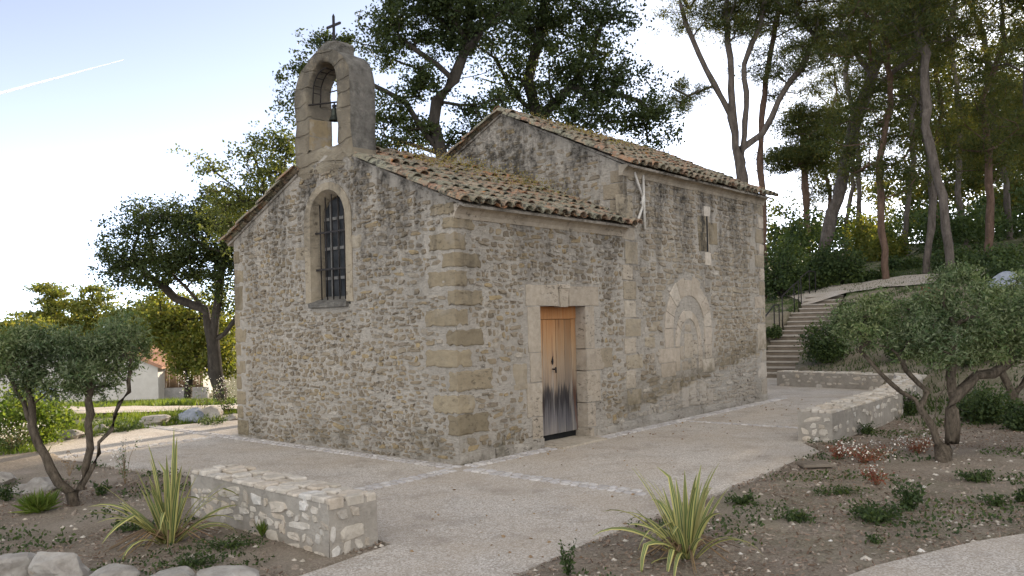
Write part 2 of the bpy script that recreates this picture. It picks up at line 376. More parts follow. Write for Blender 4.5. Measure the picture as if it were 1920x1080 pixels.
# ------------------------------------------------------------------ layout of the ground
D1 = Vector((.651, .759, 0)).normalized(); D2 = Vector((-D1.y, D1.x, 0))
P0 = gr(862, 872); ANG = math.atan2(D1.y, D1.x)
def loc2w(s, t, z=0): return P0+D1*s+D2*t+Vector((0, 0, z))
g2 = lambda px, py: (gr(px, py).x, gr(px, py).y)
PAVE = [g2(555, 1082), g2(735, 1020), g2(722, 1016), g2(560, 960), g2(420, 905), g2(330, 885), g2(230, 875), g2(120, 862), g2(60, 842), g2(80, 829), g2(190, 812),
        g2(330, 797), g2(420, 789), g2(500, 782), loc2w(0, 8)[:2], loc2w(10, 8)[:2], (3.2, 22.6), (5.6, 22.75), (6.75, 22.9), (7.35, 22.6), (7.0, 21.0), (8.0, 18.0), (7.75, 16.4), (5.95, 13.1), (3.8, 10.85),
        g2(1537, 846), g2(1400, 902), g2(1290, 945), g2(1180, 987), g2(1060, 1036), g2(958, 1082), (.6, 4.6), (-1.9, 4.6)]
PAVE2 = [g2(1560, 1090), g2(1640, 1062), g2(1750, 1034), g2(1850, 1013), g2(1960, 996), (8.5, 7.3), (6, 3), (3, 3), (2.6, 4.9)]
SH = Vector((.53, .85, 0)).normalized(); SPERP = Vector((SH.y, -SH.x, 0))
ST0 = Vector((6.55, 22.55, 0)); SW = 1.22
steps = []; zz = 0; a = 0
for n_, land in ((8, .75), (5, .75), (4, 0)):
    for i in range(n_):
        zz += .136; dep = .32+(land if i == n_-1 else 0); steps.append((a, dep, zz)); a += dep
ST_LEN = a; ST_TOP = zz
def stair_h(x, y):
    r = Vector((x, y, 0))-ST0; al = r.dot(SH); ac = r.dot(SPERP)
    return al, ac
def H(x, y):
    q = .894*x+.447*y
    h = 0.0
    if q > 14.3:
        h = min((q-14.3)*.295, 2.33)
        if q > 22.2: h = 2.33+(q-22.2)*.15 if q < 50 else 2.33+27.8*.15
    h += .75*math.exp(-((x-6.4)**2/2.5+(y-26.5)**2/4))*(1 if x < 9 else 0)
    k = sstep(-1.0, -5.0, x)
    if y > 16.5: h = h*(1-k) - .075*min(y-16.5, 42)*k
    n = nz((x, y, 0), .55)*.10+nz((x, y, 3), 2.1)*.035
    amp = min(1, max(.25, math.hypot(x, y-10)/14))
    return h+n*amp*(1.0 if q < 14 or q > 21.5 else 2.0)
def Hc(x, y):
    h = H(x, y)
    if inpoly(x, y, PAVE): return -.10
    if inpoly(x, y, PAVE2): return -.06
    al, ac = stair_h(x, y)
    if -1.2 < al < ST_LEN+.3 and -.1 < ac < SW+.1:
        z = 0
        for s0, dp, sz in steps:
            if al >= s0: z = sz
        return min(h, z-.25) if al > 0 else -.1
    return h
def axis(lo, hi, d, far, g=1.22):
    a = list(np.arange(lo, hi, d)); st = d; x = a[-1]; up = []
    while x < far: st *= g; x += st; up.append(x)
    st = d; x = a[0]; dn = []
    while x > -far: st *= g; x -= st; dn.append(x)
    return dn[::-1]+a+up
xs = axis(-9, 15, .11, 500); ys = axis(3.5, 28, .13, 600)
V = []; GREEN = []
for y in ys:
    for x in xs:
        V.append((x, y, Hc(x, y)))
        g = .12
        if x < -4 and y > 14: g = .9
        if x+.6*y > 15: g = max(g, .42)
        if y > 27 and x > 6: g = 1.0
        elif y > 30: g = .75
        if math.hypot(x-3.3, y-6.9) < 1.7: g = .25
        GREEN.append(g)
nx, ny = len(xs), len(ys)
idx = np.arange(nx*ny).reshape(ny, nx)
Fc = np.stack([idx[:-1, :-1], idx[:-1, 1:], idx[1:, 1:], idx[1:, :-1]], -1).reshape(-1)
terr = np_mesh('ground', V, Fc, 4, M['soil'], smooth=True); tag(terr, kind='structure')
ga = terr.data.attributes.new('green', 'FLOAT', 'POINT'); ga.data.foreach_set('value', np.array(GREEN, np.float32))
def slab(name, P, z, mat, th=.09):
    mb = MB(); n = len(P)
    mb.add([(p[0], p[1], z) for p in P]+[(p[0], p[1], z-th) for p in P], [tuple(range(n))]+[(i+n, (i+1) % n+n, (i+1) % n, i) for i in range(n)])
    o = mb.build(name, mat); return tag(o, kind='structure')
def smoothpoly(P, k=4, jit=.012):
    out = []
    n = len(P)
    for i in range(n):
        a_, b_ = P[i], P[(i+1) % n]
        L = math.hypot(b_[0]-a_[0], b_[1]-a_[1]); m_ = max(1, int(L/.25))
        for j in range(m_):
            t = j/m_; x = a_[0]+(b_[0]-a_[0])*t; y = a_[1]+(b_[1]-a_[1])*t
            out.append((x+nz((x, y, 0), 2.5)*jit*2, y+nz((x, y, 9), 2.5)*jit*2))
    return out
slab('pavement', smoothpoly(PAVE), 0.0, M['pave'])
slab('footpath', smoothpoly(PAVE2), 0.004, M['pave'])
# road on the left and path on the hill follow the terrain
def ribbon(name, pts, wid, mat, lift=.03, seg=1.0, nw=10, extra=0.0):
    mb = MB(); P = [Vector((p[0], p[1], 0)) for p in pts]; pl = []
    for i in range(len(P)-1):
        m_ = max(1, int((P[i+1]-P[i]).length/seg))
        for j in range(m_): pl.append(P[i].lerp(P[i+1], j/m_))
    pl.append(P[-1])
    for _ in range(6): pl = [pl[0]]+[(pl[i-1]+pl[i]*2+pl[i+1])/4 for i in range(1, len(pl)-1)]+[pl[-1]]
    vs = []
    for i, p in enumerate(pl):
        d = (pl[min(i+1, len(pl)-1)]-pl[max(i-1, 0)]).normalized(); nrm = Vector((-d.y, d.x, 0))
        hs = [H(*(p+nrm*wid*(k/nw-.5))[:2]) for k in range(nw+1)]
        for k in range(nw+1):
            q = p+nrm*wid*(k/nw-.5); vs.append((q.x, q.y, hs[k]+lift+extra))
    n = nw+1
    mb.add(vs, [(i*n+k, i*n+k+1, (i+1)*n+k+1, (i+1)*n+k) for i in range(len(pl)-1) for k in range(nw)], 0, True)
    return tag(mb.build(name, mat), kind='structure')
ribbon('road', [(-19, 21.5), (-13, 20.3), (-10, 19.6), (-7.5, 19.6), (-5, 20.8), (-2, 23)], 5.6, M['pave'], .07, .4, nw=16)
ribbon('road', [(-12.5, 21), (-17, 24), (-24, 27), (-38, 30)], 4.4, M['pave'], .10, .5, nw=12)
top = ST0+SH*(ST_LEN+.1)+SPERP*.65
ribbon('hill_path', [(top.x-.9, top.y+1.0), (top.x+2.2, top.y+.75), (15.2, 26.6), (18, 23.6), (23, 18.0)], 3.4, M['pave'], .05, .4, nw=16)

# ------------------------------------------------------------------ masonry generators
CUR = [0, .010]
def stone_poly(mb, cx, cz, wd, ht, frame, h=.014, mi=1, n=9, sq=.55):
    """one field stone: irregular rounded outline, bulging face; frame(u, z, out) -> 3D"""
    base = random.uniform(0, 100); outer = []; mid = []
    tilt = random.gauss(0, .10); h = h*random.uniform(.15, 1.0); sk = random.uniform(-.35, .35); rot = random.uniform(0, .6)
    for k in range(n):
        t = 2*math.pi*(k+random.uniform(-.34, .34))/n+rot
        c, s_ = math.cos(t), math.sin(t)
        rx = math.copysign(abs(c)**sq, c); rz = math.copysign(abs(s_)**sq, s_)
        j = 1+random.uniform(-.30, .12)
        x, z = rx*wd/2*j, rz*ht/2*j; z += x*tilt; x += z*sk
        e_ = random.uniform(.72, .93); outer.append((cx+x, cz+z)); mid.append((cx+x*e_, cz+z*(e_-.04)))
    nb = nz((cx+CUR[0], cz, CUR[0]), 1.6)*CUR[1]+.002; nf = lambda u, z: nb+nz((u, z, CUR[0]+4), 7)*CUR[1]*.55
    vs = [frame(u, z, -.010+nf(u, z)) for u, z in outer]+[frame(u, z, h*random.uniform(.3, 1.3)+nf(u, z)) for u, z in mid]+[frame(cx+wd*random.uniform(-.2, .2), cz, h*random.uniform(.5, 1.3)+nb)]
    fs = [(k, (k+1) % n, n+(k+1) % n, n+k) for k in range(n)]+[(n+k, n+(k+1) % n, 2*n) for k in range(n)]
    mb.add(vs, fs, mi, False)
def rubble(mb, u0, u1, z0, ztop, frame, mask, rh=(.055, .105), rw=(.07, .22), gap=.025, prob=.92, h=.014, mi=1, wob=.03, sq=.6):
    z = z0
    zmax = max(ztop(u0+(u1-u0)*k/20) for k in range(21))
    while z < zmax:
        r = random.uniform(*rh); u = u0+random.uniform(0, .1)
        while u < u1:
            wd = random.uniform(*rw)*random.choice((.6, .8, 1, 1.1, 1.7)); hh = r*random.uniform(.7, 1.12)
            c = u+wd/2; zc = z+r/2+nz((u*1.3, z, u0), .9)*wob*2+random.gauss(0, .014)*min(1, wob/.02)
            if c+wd/2 < u1+.02 and zc+hh/2 < ztop(c)-.02 and random.random() < prob and not mask(c, zc, wd/2, hh/2):
                stone_poly(mb, c, zc, wd, hh, frame, h, mi, sq=sq)
            u += wd+gap*random.uniform(.6, 1.8)
        z += r*random.uniform(.8, 1)+gap*random.uniform(.2, 1.0)
def wallgrid(mb, u0, u1, z0, ztop, frame, du=.045, hole=None, amp=.010, seed=0, clamp_edges=True):
    CUR[0] = seed; CUR[1] = amp
    nu = int((u1-u0)/du); zm = max(ztop(u0+(u1-u0)*k/20) for k in range(21)); nzr = int((zm-z0)/du)
    vs = []
    for i in range(nu+1):
        u = u0+(u1-u0)*i/nu; zt = ztop(u)
        for j in range(nzr+1):
            z = z0+(zt-z0)*j/nzr
            n = nz((u+seed, z, seed), 1.6)*amp+nz((u, z, seed+4), 7)*amp*.55
            e = min(1, min(u-u0, u1-u)/.08) if clamp_edges else 1
            vs.append(frame(u, z, n*e))
    fs = []
    for i in range(nu):
        for j in range(nzr):
            if hole:
                u = u0+(u1-u0)*(i+.5)/nu; z = z0+(ztop(u)-z0)*(j+.5)/nzr
                if hole(u, z): continue
            a_ = i*(nzr+1)+j; fs.append((a_, a_+nzr+1, a_+nzr+2, a_+1))
    mb.add(vs, fs, 0, True)
def block(mb, lo, hi, mi=0, j=.006, sub=3, seed=0, rag=0):
    """a dressed block: subdivided faces, slightly worn and uneven"""
    lo = list(lo); hi = list(hi)
    for ax in range(3):
        for side in (0, 1):
            a1, a2 = (ax+1) % 3, (ax+2) % 3; n = sub; vs = []
            for i in range(n+1):
                for k in range(n+1):
                    p = [0, 0, 0]; p[ax] = hi[ax] if side else lo[ax]
                    p[a1] = lo[a1]+(hi[a1]-lo[a1])*i/n; p[a2] = lo[a2]+(hi[a2]-lo[a2])*k/n
                    c = [(lo[q]+hi[q])/2 for q in range(3)]
                    e = [abs(p[q]-c[q])/max(1e-6, (hi[q]-lo[q])/2) for q in range(3)]
                    rnd = sum(1 for q in e if q > .99)
                    off = Vector((nz((p[0]+seed, p[1], p[2]), 8), nz((p[0], p[1]+seed, p[2]), 8), nz((p[0], p[1], p[2]+seed), 8)))*j*2
                    for q in range(3):
                        if rnd >= 2 and e[q] > .99: p[q] += (c[q]-p[q])/abs(c[q]-p[q])*j*.8
                    if rag:
                        f_ = Vector(((p[0]-c[0])/(hi[0]-lo[0])*2, (p[1]-c[1])/(hi[1]-lo[1])*2, (p[2]-c[2])/(hi[2]-lo[2])*2))
                        rz_ = nz((p[0]*1.0+seed*3, p[1], seed+(1 if f_.z > 0 else 5)), 9); rx_ = nz((seed*5, seed, p[2]), 9)
                        off += Vector((-max(0, f_.x)**3*rag*(.3+abs(rx_)*1.8), -max(0, f_.y)**3*rag*(.3+abs(rx_)*1.8), -abs(f_.z)**3*math.copysign(1, f_.z)*rag*.7*(.1+abs(rz_)*2)))
                    vs.append((p[0]+off.x, p[1]+off.y, p[2]+off.z))
            fs = []
            for i in range(n):
                for k in range(n):
                    a_ = i*(n+1)+k; q = (a_, a_+n+1, a_+n+2, a_+1); fs.append(q if side else q[::-1])
            # outward: cyclic axes order gives the right winding
            mb.add(vs, fs, mi, False)
def weld(o, d=.0005):
    import bmesh
    bm = bmesh.new(); bm.from_mesh(o.data); bmesh.ops.remove_doubles(bm, verts=bm.verts, dist=d); bmesh.ops.recalc_face_normals(bm, faces=bm.faces)
    bm.to_mesh(o.data); bm.free(); return o
# ------------------------------------------------------------------ chapel
chapel = thing('chapel', 'small old stone chapel with arched bellcote and clay tile roofs', 'chapel', P0, ANG)
W = 4.89; L1 = 3.73; L2 = 8.84; E1 = 3.12; E2 = 4.04; AP1 = 4.17; AP2 = 5.26; MID = W/2
E1N = 3.04
def top1(t): return E1+(AP1-E1)*t/MID if t < MID else E1N+(AP1-E1N)*(W-t)/(W-MID)
def top2(t): return E2+(AP2-E2)*(1-abs(t-MID)/MID)
fF = lambda u, z, o: (-o, u, z)              # facade, u = t
fS = lambda u, z, o: (u, -o, z)              # south wall, u = s
fG = lambda u, z, o: (L1-o, u, z)            # nave gable above the low roof
# window data (facade)
WC = 2.457; WHW = .40; WZ0 = 2.06; WSP = 3.20       # opening half width, sill, springing
def in_arch(u, z, hw, z0, sp, c=WC, rz=None):
    if z < z0 or abs(u-c) > hw: return False
    if z < sp: return True
    return ((u-c)/hw)**2+((z-sp)/(rz or hw))**2 < 1
# quoins: (t extent on facade, s extent on side, z0, z1)
QU = [(.40, .02, 3.0, 3.16), (.21, .37, 2.82, 2.985), (.45, .21, 2.575, 2.80), (.21, .455, 2.365, 2.56), (.475, .21, 2.125, 2.345), (.13, .48, 1.905, 2.105),
      (.52, .20, 1.655, 1.88), (.17, .47, 1.42, 1.63), (.545, .26, 1.145, 1.385), (.15, .63, .865, 1.13), (.43, .285, .60, .84), (.18, .54, .34, .60)]
QL = [(.17, 2.72, 2.92), (.26, 2.40, 2.62), (.24, 1.98, 2.36), (.14, 1.72, 1.96), (.30, 1.48, 1.70), (.15, 1.26, 1.46), (.27, .98, 1.20), (.14, .74, .96), (.25, .50, .72), (.16, .28, .48), (.30, .02, .26)]
DX0, DX1, DZ = 1.603, 2.64, 1.90
BA = (5.70, 1.52)  # blind arch centre, springing
# nave corner column stones (u0,u1,z0,z1)
NC = [(3.66, 3.98, 3.28, 3.62), (3.66, 4.02, 2.92, 3.26), (3.74, 4.10, 2.55, 2.90), (3.64, 3.95, 2.30, 2.53), (3.66, 4.02, 2.0, 2.28), (3.70, 4.28, 2.0, 2.0), (3.68, 4.0, 1.72, 1.98),
      (3.70, 4.14, 1.42, 1.70), (3.66, 3.98, 1.16, 1.40), (3.70, 4.16, .92, 1.14), (3.68, 3.96, .62, .90), (3.70, 4.10, .36, .60)]
NC = [q for q in NC if q[3] > q[2]]
EC = [(.42, 3.70, 3.98), (.22, 3.44, 3.68), (.36, 3.14, 3.42), (.20, 2.92, 3.12), (.40, 2.66, 2.90), (.22, 2.40, 2.64), (.26, 2.1, 2.38), (.48, 1.84, 2.08), (.20, 1.56, 1.82), (.38, 1.02, 1.54), (.24, .78, 1.0), (.4, .46, .76), (.25, .1, .44)]
SLX, SLZ0, SLZ1 = 6.44, 2.86, 3.50
SLB = [(6.33, 6.57, 3.50, 3.68), (6.33, 6.57, 2.62, 2.855), (6.10, 6.40, 3.20, 3.495), (6.12, 6.40, 2.86, 3.195), (6.48, 6.83, 3.0, 3.40)]
def mF(u, z, a, b):
    if in_arch(u, z, WHW+.14+a*.7, WZ0-.16, WSP, rz=WHW+.14+b): return True
    for t, s, z0, z1 in QU:
        if u-a < t and z+b > z0 and z-b < z1: return True
    for t, z0, z1 in QL:
        if u+a > W-t and z+b > z0 and z-b < z1: return True
    if abs(u-MID) < .7 and z > 4.0: return True
    for q in FB:
        if q[0]-a < u < q[1]+a and q[2]-b < z < q[3]+b: return True
    return u-a < .02 or u+a > W-.02
FB = [(1.72, 1.98, 2.72, 2.92), (1.60, 1.93, 2.95, 2.96), (2.98, 3.22, 2.66, 2.85)]
def mS(u, z, a, b):
    if DX0-.30-a < u < DX1+.36+a and z < 2.19+b: return True
    for t, s, z0, z1 in QU:
        if u-a < s and z+b > z0 and z-b < z1: return True
    for q in NC+SLB+SB:
        if q[0]-a < u < q[1]+a and q[2]-b < z < q[3]+b: return True
    for w_, z0, z1 in EC:
        if u+a > L2-w_ and z+b > z0 and z-b < z1: return True
    if z < 2.5 and in_arch(u, z, .86+a, .70, BA[1], BA[0], .88+b): return True
    if abs(u-SLX) < .06+a and SLZ0 < z < SLZ1: return True
    return u-a < .02 or u+a > L2-.02
SB = [(1.02, 1.30, .80, 1.15), (2.98, 3.32, .98, 1.28), (4.25, 4.56, 1.22, 1.40)]
# facade
mb = MB()
wallgrid(mb, 0, W, -.12, lambda u: top1(u)+.045, fF, hole=lambda u, z: in_arch(u, z, WHW+.05, WZ0-.06, WSP, rz=WHW+.05), seed=1)
rubble(mb, 0, W, .02, lambda u: top1(u)-.04, fF, mF, rh=(.035, .085), rw=(.045, .17), gap=.015, prob=.95, h=.020, wob=.05)
mb.build('facade_wall', [M['mortar'], M['rubble']], chapel)
# south wall (porch side and nave side)
mb = MB()
dh = lambda u, z: DX0 < u < DX1 and z < DZ
wallgrid(mb, 0, DX0, -.12, lambda u: E1+.02, fS, seed=2, clamp_edges=False)
wallgrid(mb, DX0, DX1, DZ, lambda u: E1+.02, fS, seed=2, clamp_edges=False)
wallgrid(mb, DX1, L1, -.12, lambda u: E1+.02, fS, seed=2, clamp_edges=False)
rubble(mb, 0, L1, .03, lambda u: E1-.02, fS, mS, rh=(.04, .10), rw=(.05, .18), gap=.018, prob=.93, h=.020, wob=.045)
mb.build('side_wall', [M['mortar'], M['rubble']], chapel)
mb = MB()
wallgrid(mb, L1, L2, -.12, lambda u: E2+.04, fS, seed=3, clamp_edges=False, hole=lambda u, z: abs(u-SLX) < .05 and SLZ0 < z < SLZ1)
rubble(mb, L1+.02, L2, .05, lambda u: E2-.05, fS, mS, rh=(.065, .105), rw=(.10, .26), gap=.014, prob=.96, h=.022, wob=.012, sq=.42)
mb.build('nave_wall', [M['mortar'], M['coursed']], chapel)
mb = MB()
lowroof = lambda t: top1(t)+.02
def zb(u): return lowroof(u)-.1
vs = []
wallgrid(mb, 0, W, 2.9, lambda u: top2(u)+.045, fG, seed=5)
rubble(mb, .0, W, 3.0, lambda u: top2(u)-.04, fG, lambda u, z, a, b: z-b < top1(u)+.12 or u-a < .28 or u+a > W-.05, rh=(.05, .10), rw=(.07, .22), gap=.03, prob=.85)
for k, (w_, z0, z1) in enumerate([(.24, 3.28, 3.55), (.36, 3.57, 3.80), (.22, 3.82, 4.0)]): mb.box((L1-.014, 0, z0), (L1+.1, w_, z1), 1)
mb.build('gable_wall', [M['mortar'], M['rubble']], chapel)
mb = MB()
wallgrid(mb, 0, L1, -.12, lambda u: E1N, lambda u, z, o: (u, W+o, z), du=.2, seed=6)
wallgrid(mb, L1, L2, -.12, lambda u: E2, lambda u, z, o: (u, W+o, z), du=.2, seed=7)
rubble(mb, 0, L2, .05, lambda u: E1N-.05, lambda u, z, o: (u, W+o, z), lambda *a: False, rh=(.08, .14), rw=(.12, .3), prob=.9)
mb.build('north_wall', [M['mortar'], M['rubble']], chapel)
mb = MB(); wallgrid(mb, 0, W, -.12, top2, lambda u, z, o: (L2+o, u, z), du=.15, seed=8)
rubble(mb, 0, W, .05, lambda u: top2(u)-.1, lambda u, z, o: (L2+o, u, z), lambda u, z, a, b: False, rh=(.08, .14), rw=(.12, .3), prob=.9)
mb.build('end_wall', [M['mortar'], M['coursed']], chapel)
# quoins
for i, (t, s, z0, z1) in enumerate(QU):
    mb = MB(); block(mb, (-.012-random.uniform(0, .005), -.012-random.uniform(0, .005), z0+random.uniform(-.01, .01)), (s+.015, t+.015, z1), j=.007, sub=12, seed=i, rag=.045); weld(mb.build('quoin_stone', M['quoin'], chapel))
for i, (t, z0, z1) in enumerate(QL):
    mb = MB(); block(mb, (-.012, W-t, z0), (.2, W+.012, z1), j=.009, sub=8, seed=i+20); weld(mb.build('quoin_stone', M['quoin'], chapel))
for i, q in enumerate(NC):
    mb = MB(); block(mb, (q[0], -.010-random.uniform(0, .005), q[2]), (q[1], .1, q[3]), j=.006, sub=4, seed=i+40); weld(mb.build('quoin_stone', M['dressed'] if i % 2 else M['facing'], chapel))
for i, (w_, z0, z1) in enumerate(EC):
    mb = MB(); block(mb, (L2-w_, -.012, z0), (L2+.012, .25, z1), j=.006, sub=4, seed=i+60); weld(mb.build('quoin_stone', M['archstone'] if i % 2 else M['facing'], chapel))
for i, q in enumerate(FB):
    if q[3]-q[2] > .05:
        mb = MB(); block(mb, (-.012, q[0], q[2]), (.1, q[1], q[3]), j=.009, sub=5, seed=i+80); weld(mb.build('facing_stone', M['facing'], chapel))
for i, q in enumerate(SB):
    mb = MB(); block(mb, (q[0], -.012, q[2]), (q[1], .1, q[3]), j=.009, sub=5, seed=i+90); weld(mb.build('facing_stone', M['facing'], chapel))
# base course along the side wall
mb = MB()
x = 0.0
while x < L2-.1:
    w_ = random.uniform(.35, .8); x1 = min(x+w_, L2)
    if not (x1 > DX0 and x < DX1): block(mb, (x+.004, -.045+random.uniform(-.01, .01), -.1), (x1-.004, .05, random.uniform(.10, .17)), j=.01, sub=3, seed=x)
    elif x < DX0 and x1-x > .2: block(mb, (x+.004, -.04, -.1), (DX0, .05, .13), j=.01, seed=x)
    x = x1
mb.box((-.02, .01, -.11), (DX0, .3, -.05)); mb.box((DX0-.01, .01, -.11), (L2, .3, -.05))
weld(mb.build('base_course', M['mortar'], chapel))
# door surround
ds = thing('door_surround', None, None, (0, 0, 0)); ds.parent = chapel; C.objects.unlink(ds); bpy.data.objects.remove(ds)
mb = MB(); dd = .30
for z0, z1, x0 in ((-.1, .42, DX0-.22), (.425, .88, DX0-.32), (.885, 1.28, DX0-.24), (1.285, 1.895, DX0-.27)):
    block(mb, (x0, -.014, z0), (DX0, dd, z1), j=.005, sub=4, seed=z0+1)
for z0, z1, x1 in ((-.1, .14, DX1+.10), (.145, .50, DX1+.20), (.505, .96, DX1+.34), (.965, 1.28, DX1+.45), (1.285, 1.895, DX1+.22)):
    block(mb, (DX1, -.013 if z0 > 0 else -.05, z0), (x1, dd, z1), j=.005, sub=4, seed=z0+2)
block(mb, (DX0-.30, -.014, 1.90), (2.005, dd, 2.19), j=.005, sub=4, seed=3)
block(mb, (2.255, -.014, 1.90), (DX1+.34, dd, 2.18), j=.005, sub=4, seed=4)
weld(mb.build('door_surround', M['dressed'], chapel))
mb = MB()
ks = [(2.05, 1.885), (2.21, 1.885), (2.25, 2.20), (2.01, 2.20)]
vs = [(x, -.024, z) for x, z in ks]+[(x, .1, z) for x, z in ks]
mb.add(vs, [(0, 1, 2, 3), (4, 7, 6, 5), (0, 4, 5, 1), (1, 5, 6, 2), (2, 6, 7, 3), (3, 7, 4, 0)])
mb.box((2.0, -.034, 2.145), (2.26, .05, 2.20)); bevel(mb.build('keystone', M['dressed'], chapel), .006)
# door
door = MB(); dy = .17
xp = [DX0+.005, 1.86, 1.955, 2.16, 2.36, 2.52, DX1-.005]
for i in range(len(xp)-1):
    door.box((xp[i]+.003, dy+random.uniform(-.004, .004), .11), (xp[i+1]-.003, dy+.04, 1.715))
door.box((DX0+.005, dy-.012, 1.72), (DX1-.005, dy+.04, 1.90))
do = bevel(door.build('door', M['door'], chapel), .004, 1)
mb = MB(); mb.tube([(2.07, dy-.005, 1.02), (2.07, dy-.05, 1.02)], .012, 8); mb.tube([(2.07, dy-.055, 1.05), (2.07, dy-.06, .97)], .013, 8)
mb.add([(2.065+.022*math.cos(k*math.pi/5)*1.0, dy-.008, 1.13+.05*math.sin(k*math.pi/5)) for k in range(10)], [tuple(range(10))[::-1]])
mb.tube([(2.045, dy-.008, 1.12), (2.075, dy-.008, 1.20)], [.008, .004], 6)
mb.build('door_handle', M['iron'], do)
mb = MB(); mb.box((DX0-.05, dy+.045, -.1), (DX1+.05, dy+.06, 1.95)); mb.build('door_backing', M['dark'], chapel)
mb = MB(); block(mb, (DX0-.0, -.34, -.08), (DX1+.0, .28, .028), j=.006, sub=5, seed=9)
weld(mb.build('door_step', M['dressed'], chapel))
# window
def arch_pts(hw, z0, sp, rz=None, n=14, c=WC):
    p = [(c-hw, z0)]+[(c-hw, z0+(sp-z0)*k/4) for k in range(1, 4)]
    p += [(c-hw*math.cos(math.pi*k/n), sp+(rz or hw)*math.sin(math.pi*k/n)) for k in range(n+1)]
    p += [(c+hw, z0+(sp-z0)*k/4) for k in (3, 2, 1)]+[(c+hw, z0)]
    return p
mb = MB()
o1 = arch_pts(WHW+.13, WZ0-.03, WSP, WHW+.10); i1 = arch_pts(WHW, WZ0-.03, WSP, WHW); i2 = arch_pts(WHW-.055, WZ0-.03, WSP-.02, WHW-.06)
n = len(o1); X0 = -.014; X1 = .155
wv = lambda p, x: (x+nz((p[0], p[1], 2), 6)*.006, p[0]+nz((p[0], p[1], 7), 5)*.018*(1 if x < 0 else .3), p[1])
ring0 = [(.06, a_, b_) for a_, b_ in arch_pts(WHW+.13, WZ0-.03, WSP, WHW+.10)]
vs = ring0+[wv(p, X0) for p in o1]+[wv(p, X0) for p in i1]+[(X1, *p) for p in i2]+[(X1+.12, *p) for p in i2]
fs = []
for r in range(4):
    for k in range(n-1): fs.append((r*n+k, r*n+k+1, (r+1)*n+k+1, (r+1)*n+k))
mb.add(vs, fs)
weld(mb.build('window_surround', M['facing'], chapel))
mb = MB()
a_ = .0
vs = [(-.05, WC-WHW-.02, WZ0-.10), (-.05, WC+WHW+.04, WZ0-.10), (-.05, WC+WHW+.04, WZ0-.035), (-.05, WC-WHW-.02, WZ0-.035),
      (.30, WC-WHW-.02, WZ0-.10), (.30, WC+WHW+.04, WZ0-.10), (.30, WC+WHW+.04, WZ0+.10), (.30, WC-WHW-.02, WZ0+.10)]
mb.add(vs, [(0, 3, 2, 1), (4, 5, 6, 7), (3, 7, 6, 2), (0, 1, 5, 4), (0, 4, 7, 3), (1, 2, 6, 5)])
bevel(mb.build('window_sill', M['belldark'], chapel), .01)
win = MB(); gp = arch_pts(WHW-.03, WZ0, WSP-.02, WHW-.04)
win.add([(.20, *p) for p in gp], [tuple(range(len(gp)))])
wino = win.build('window', M['glass'], chapel)
mb = MB()
for yy in (WC-.17, WC+.0, WC+.17): mb.box((.178, yy-.011, WZ0), (.196, yy+.011, WSP+math.sqrt(max(0, (WHW-.05)**2-(yy-WC)**2))))
for k in range(7):
    z_ = WZ0+.12+k*.21
    for yc in (WC-.255, WC-.085, WC+.085, WC+.255):
        if k in (1, 3, 5): mb.box((.180, yc-.055, z_-.03), (.198, yc+.055, z_+.012))
mb.build('window_frame', M['leadgrey'], wino)
mb = MB()
for yy in (WC-.27, WC-.14, WC-.0, WC+.14, WC+.27): mb.tube([(.075, yy, WZ0-.01), (.075, yy, WSP-.02+math.sqrt(max(0, (WHW-.04)**2-(yy-WC)**2)))], .0095, 6)
for z_ in (2.50, 3.02): mb.box((.060, WC-WHW+.015, z_-.013), (.070, WC+WHW-.015, z_+.013))
mb.build('window_bars', M['iron'], wino)
# slit window surround, blind arch
mb = MB()
for i, q in enumerate(SLB): block(mb, (q[0], -.014, q[2]), (q[1], .12, q[3]), mi=1 if i < 2 else 2, j=.005, sub=3, seed=i+100)
mb.box((SLX-.075, -.008, SLZ0), (SLX-.034, .3, SLZ1)); mb.box((SLX+.034, -.008, SLZ0), (SLX+.075, .3, SLZ1))
slo = weld(mb.build('slit_window', [M['dressed'], M['palestone'], M['quoin']], chapel))
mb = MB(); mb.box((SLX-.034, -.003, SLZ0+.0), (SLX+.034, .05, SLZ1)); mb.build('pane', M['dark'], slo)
def vouss(mb, c, sp, r0, r1, nseg, out, seed=0, rz0=None, rz1=None, gap=.012):
    rz0 = rz0 or r0; rz1 = rz1 or r1
    for k in range(nseg):
        a0 = math.pi*k/nseg+gap/2; a1 = math.pi*(k+1)/nseg-gap/2; rr = r1*(1+random.uniform(-.05, .05)); m_ = 4
        pts = [(c-r0*math.cos(a0+(a1-a0)*q/m_), sp+rz0*math.sin(a0+(a1-a0)*q/m_)) for q in range(m_+1)]
        pts += [(c-rr*math.cos(a1+(a0-a1)*q/m_), sp+rz1*rr/r1*math.sin(a1+(a0-a1)*q/m_)) for q in range(m_+1)]
        n = len(pts); o_ = out+random.uniform(-.003, .004)
        cx_ = sum(p[0] for p in pts)/n; cz_ = sum(p[1] for p in pts)/n
        ins = [(cx_+(p[0]-cx_)*.95, cz_+(p[1]-cz_)*.95) for p in pts]
        mb.add([(p[0], .05, p[1]) for p in pts]+[(p[0], -o_+.006, p[1]) for p in pts]+[(p[0], -o_, p[1]) for p in ins],
               [(i, (i+1) % n, n+(i+1) % n, n+i) for i in range(n)]+[(n+i, n+(i+1) % n, 2*n+(i+1) % n, 2*n+i) for i in range(n)]+[tuple(range(2*n, 3*n))])
mb = MB(); c_, sp_ = BA
vouss(mb, c_, sp_, .55, .83, 9, .014, rz0=.55, rz1=.86)
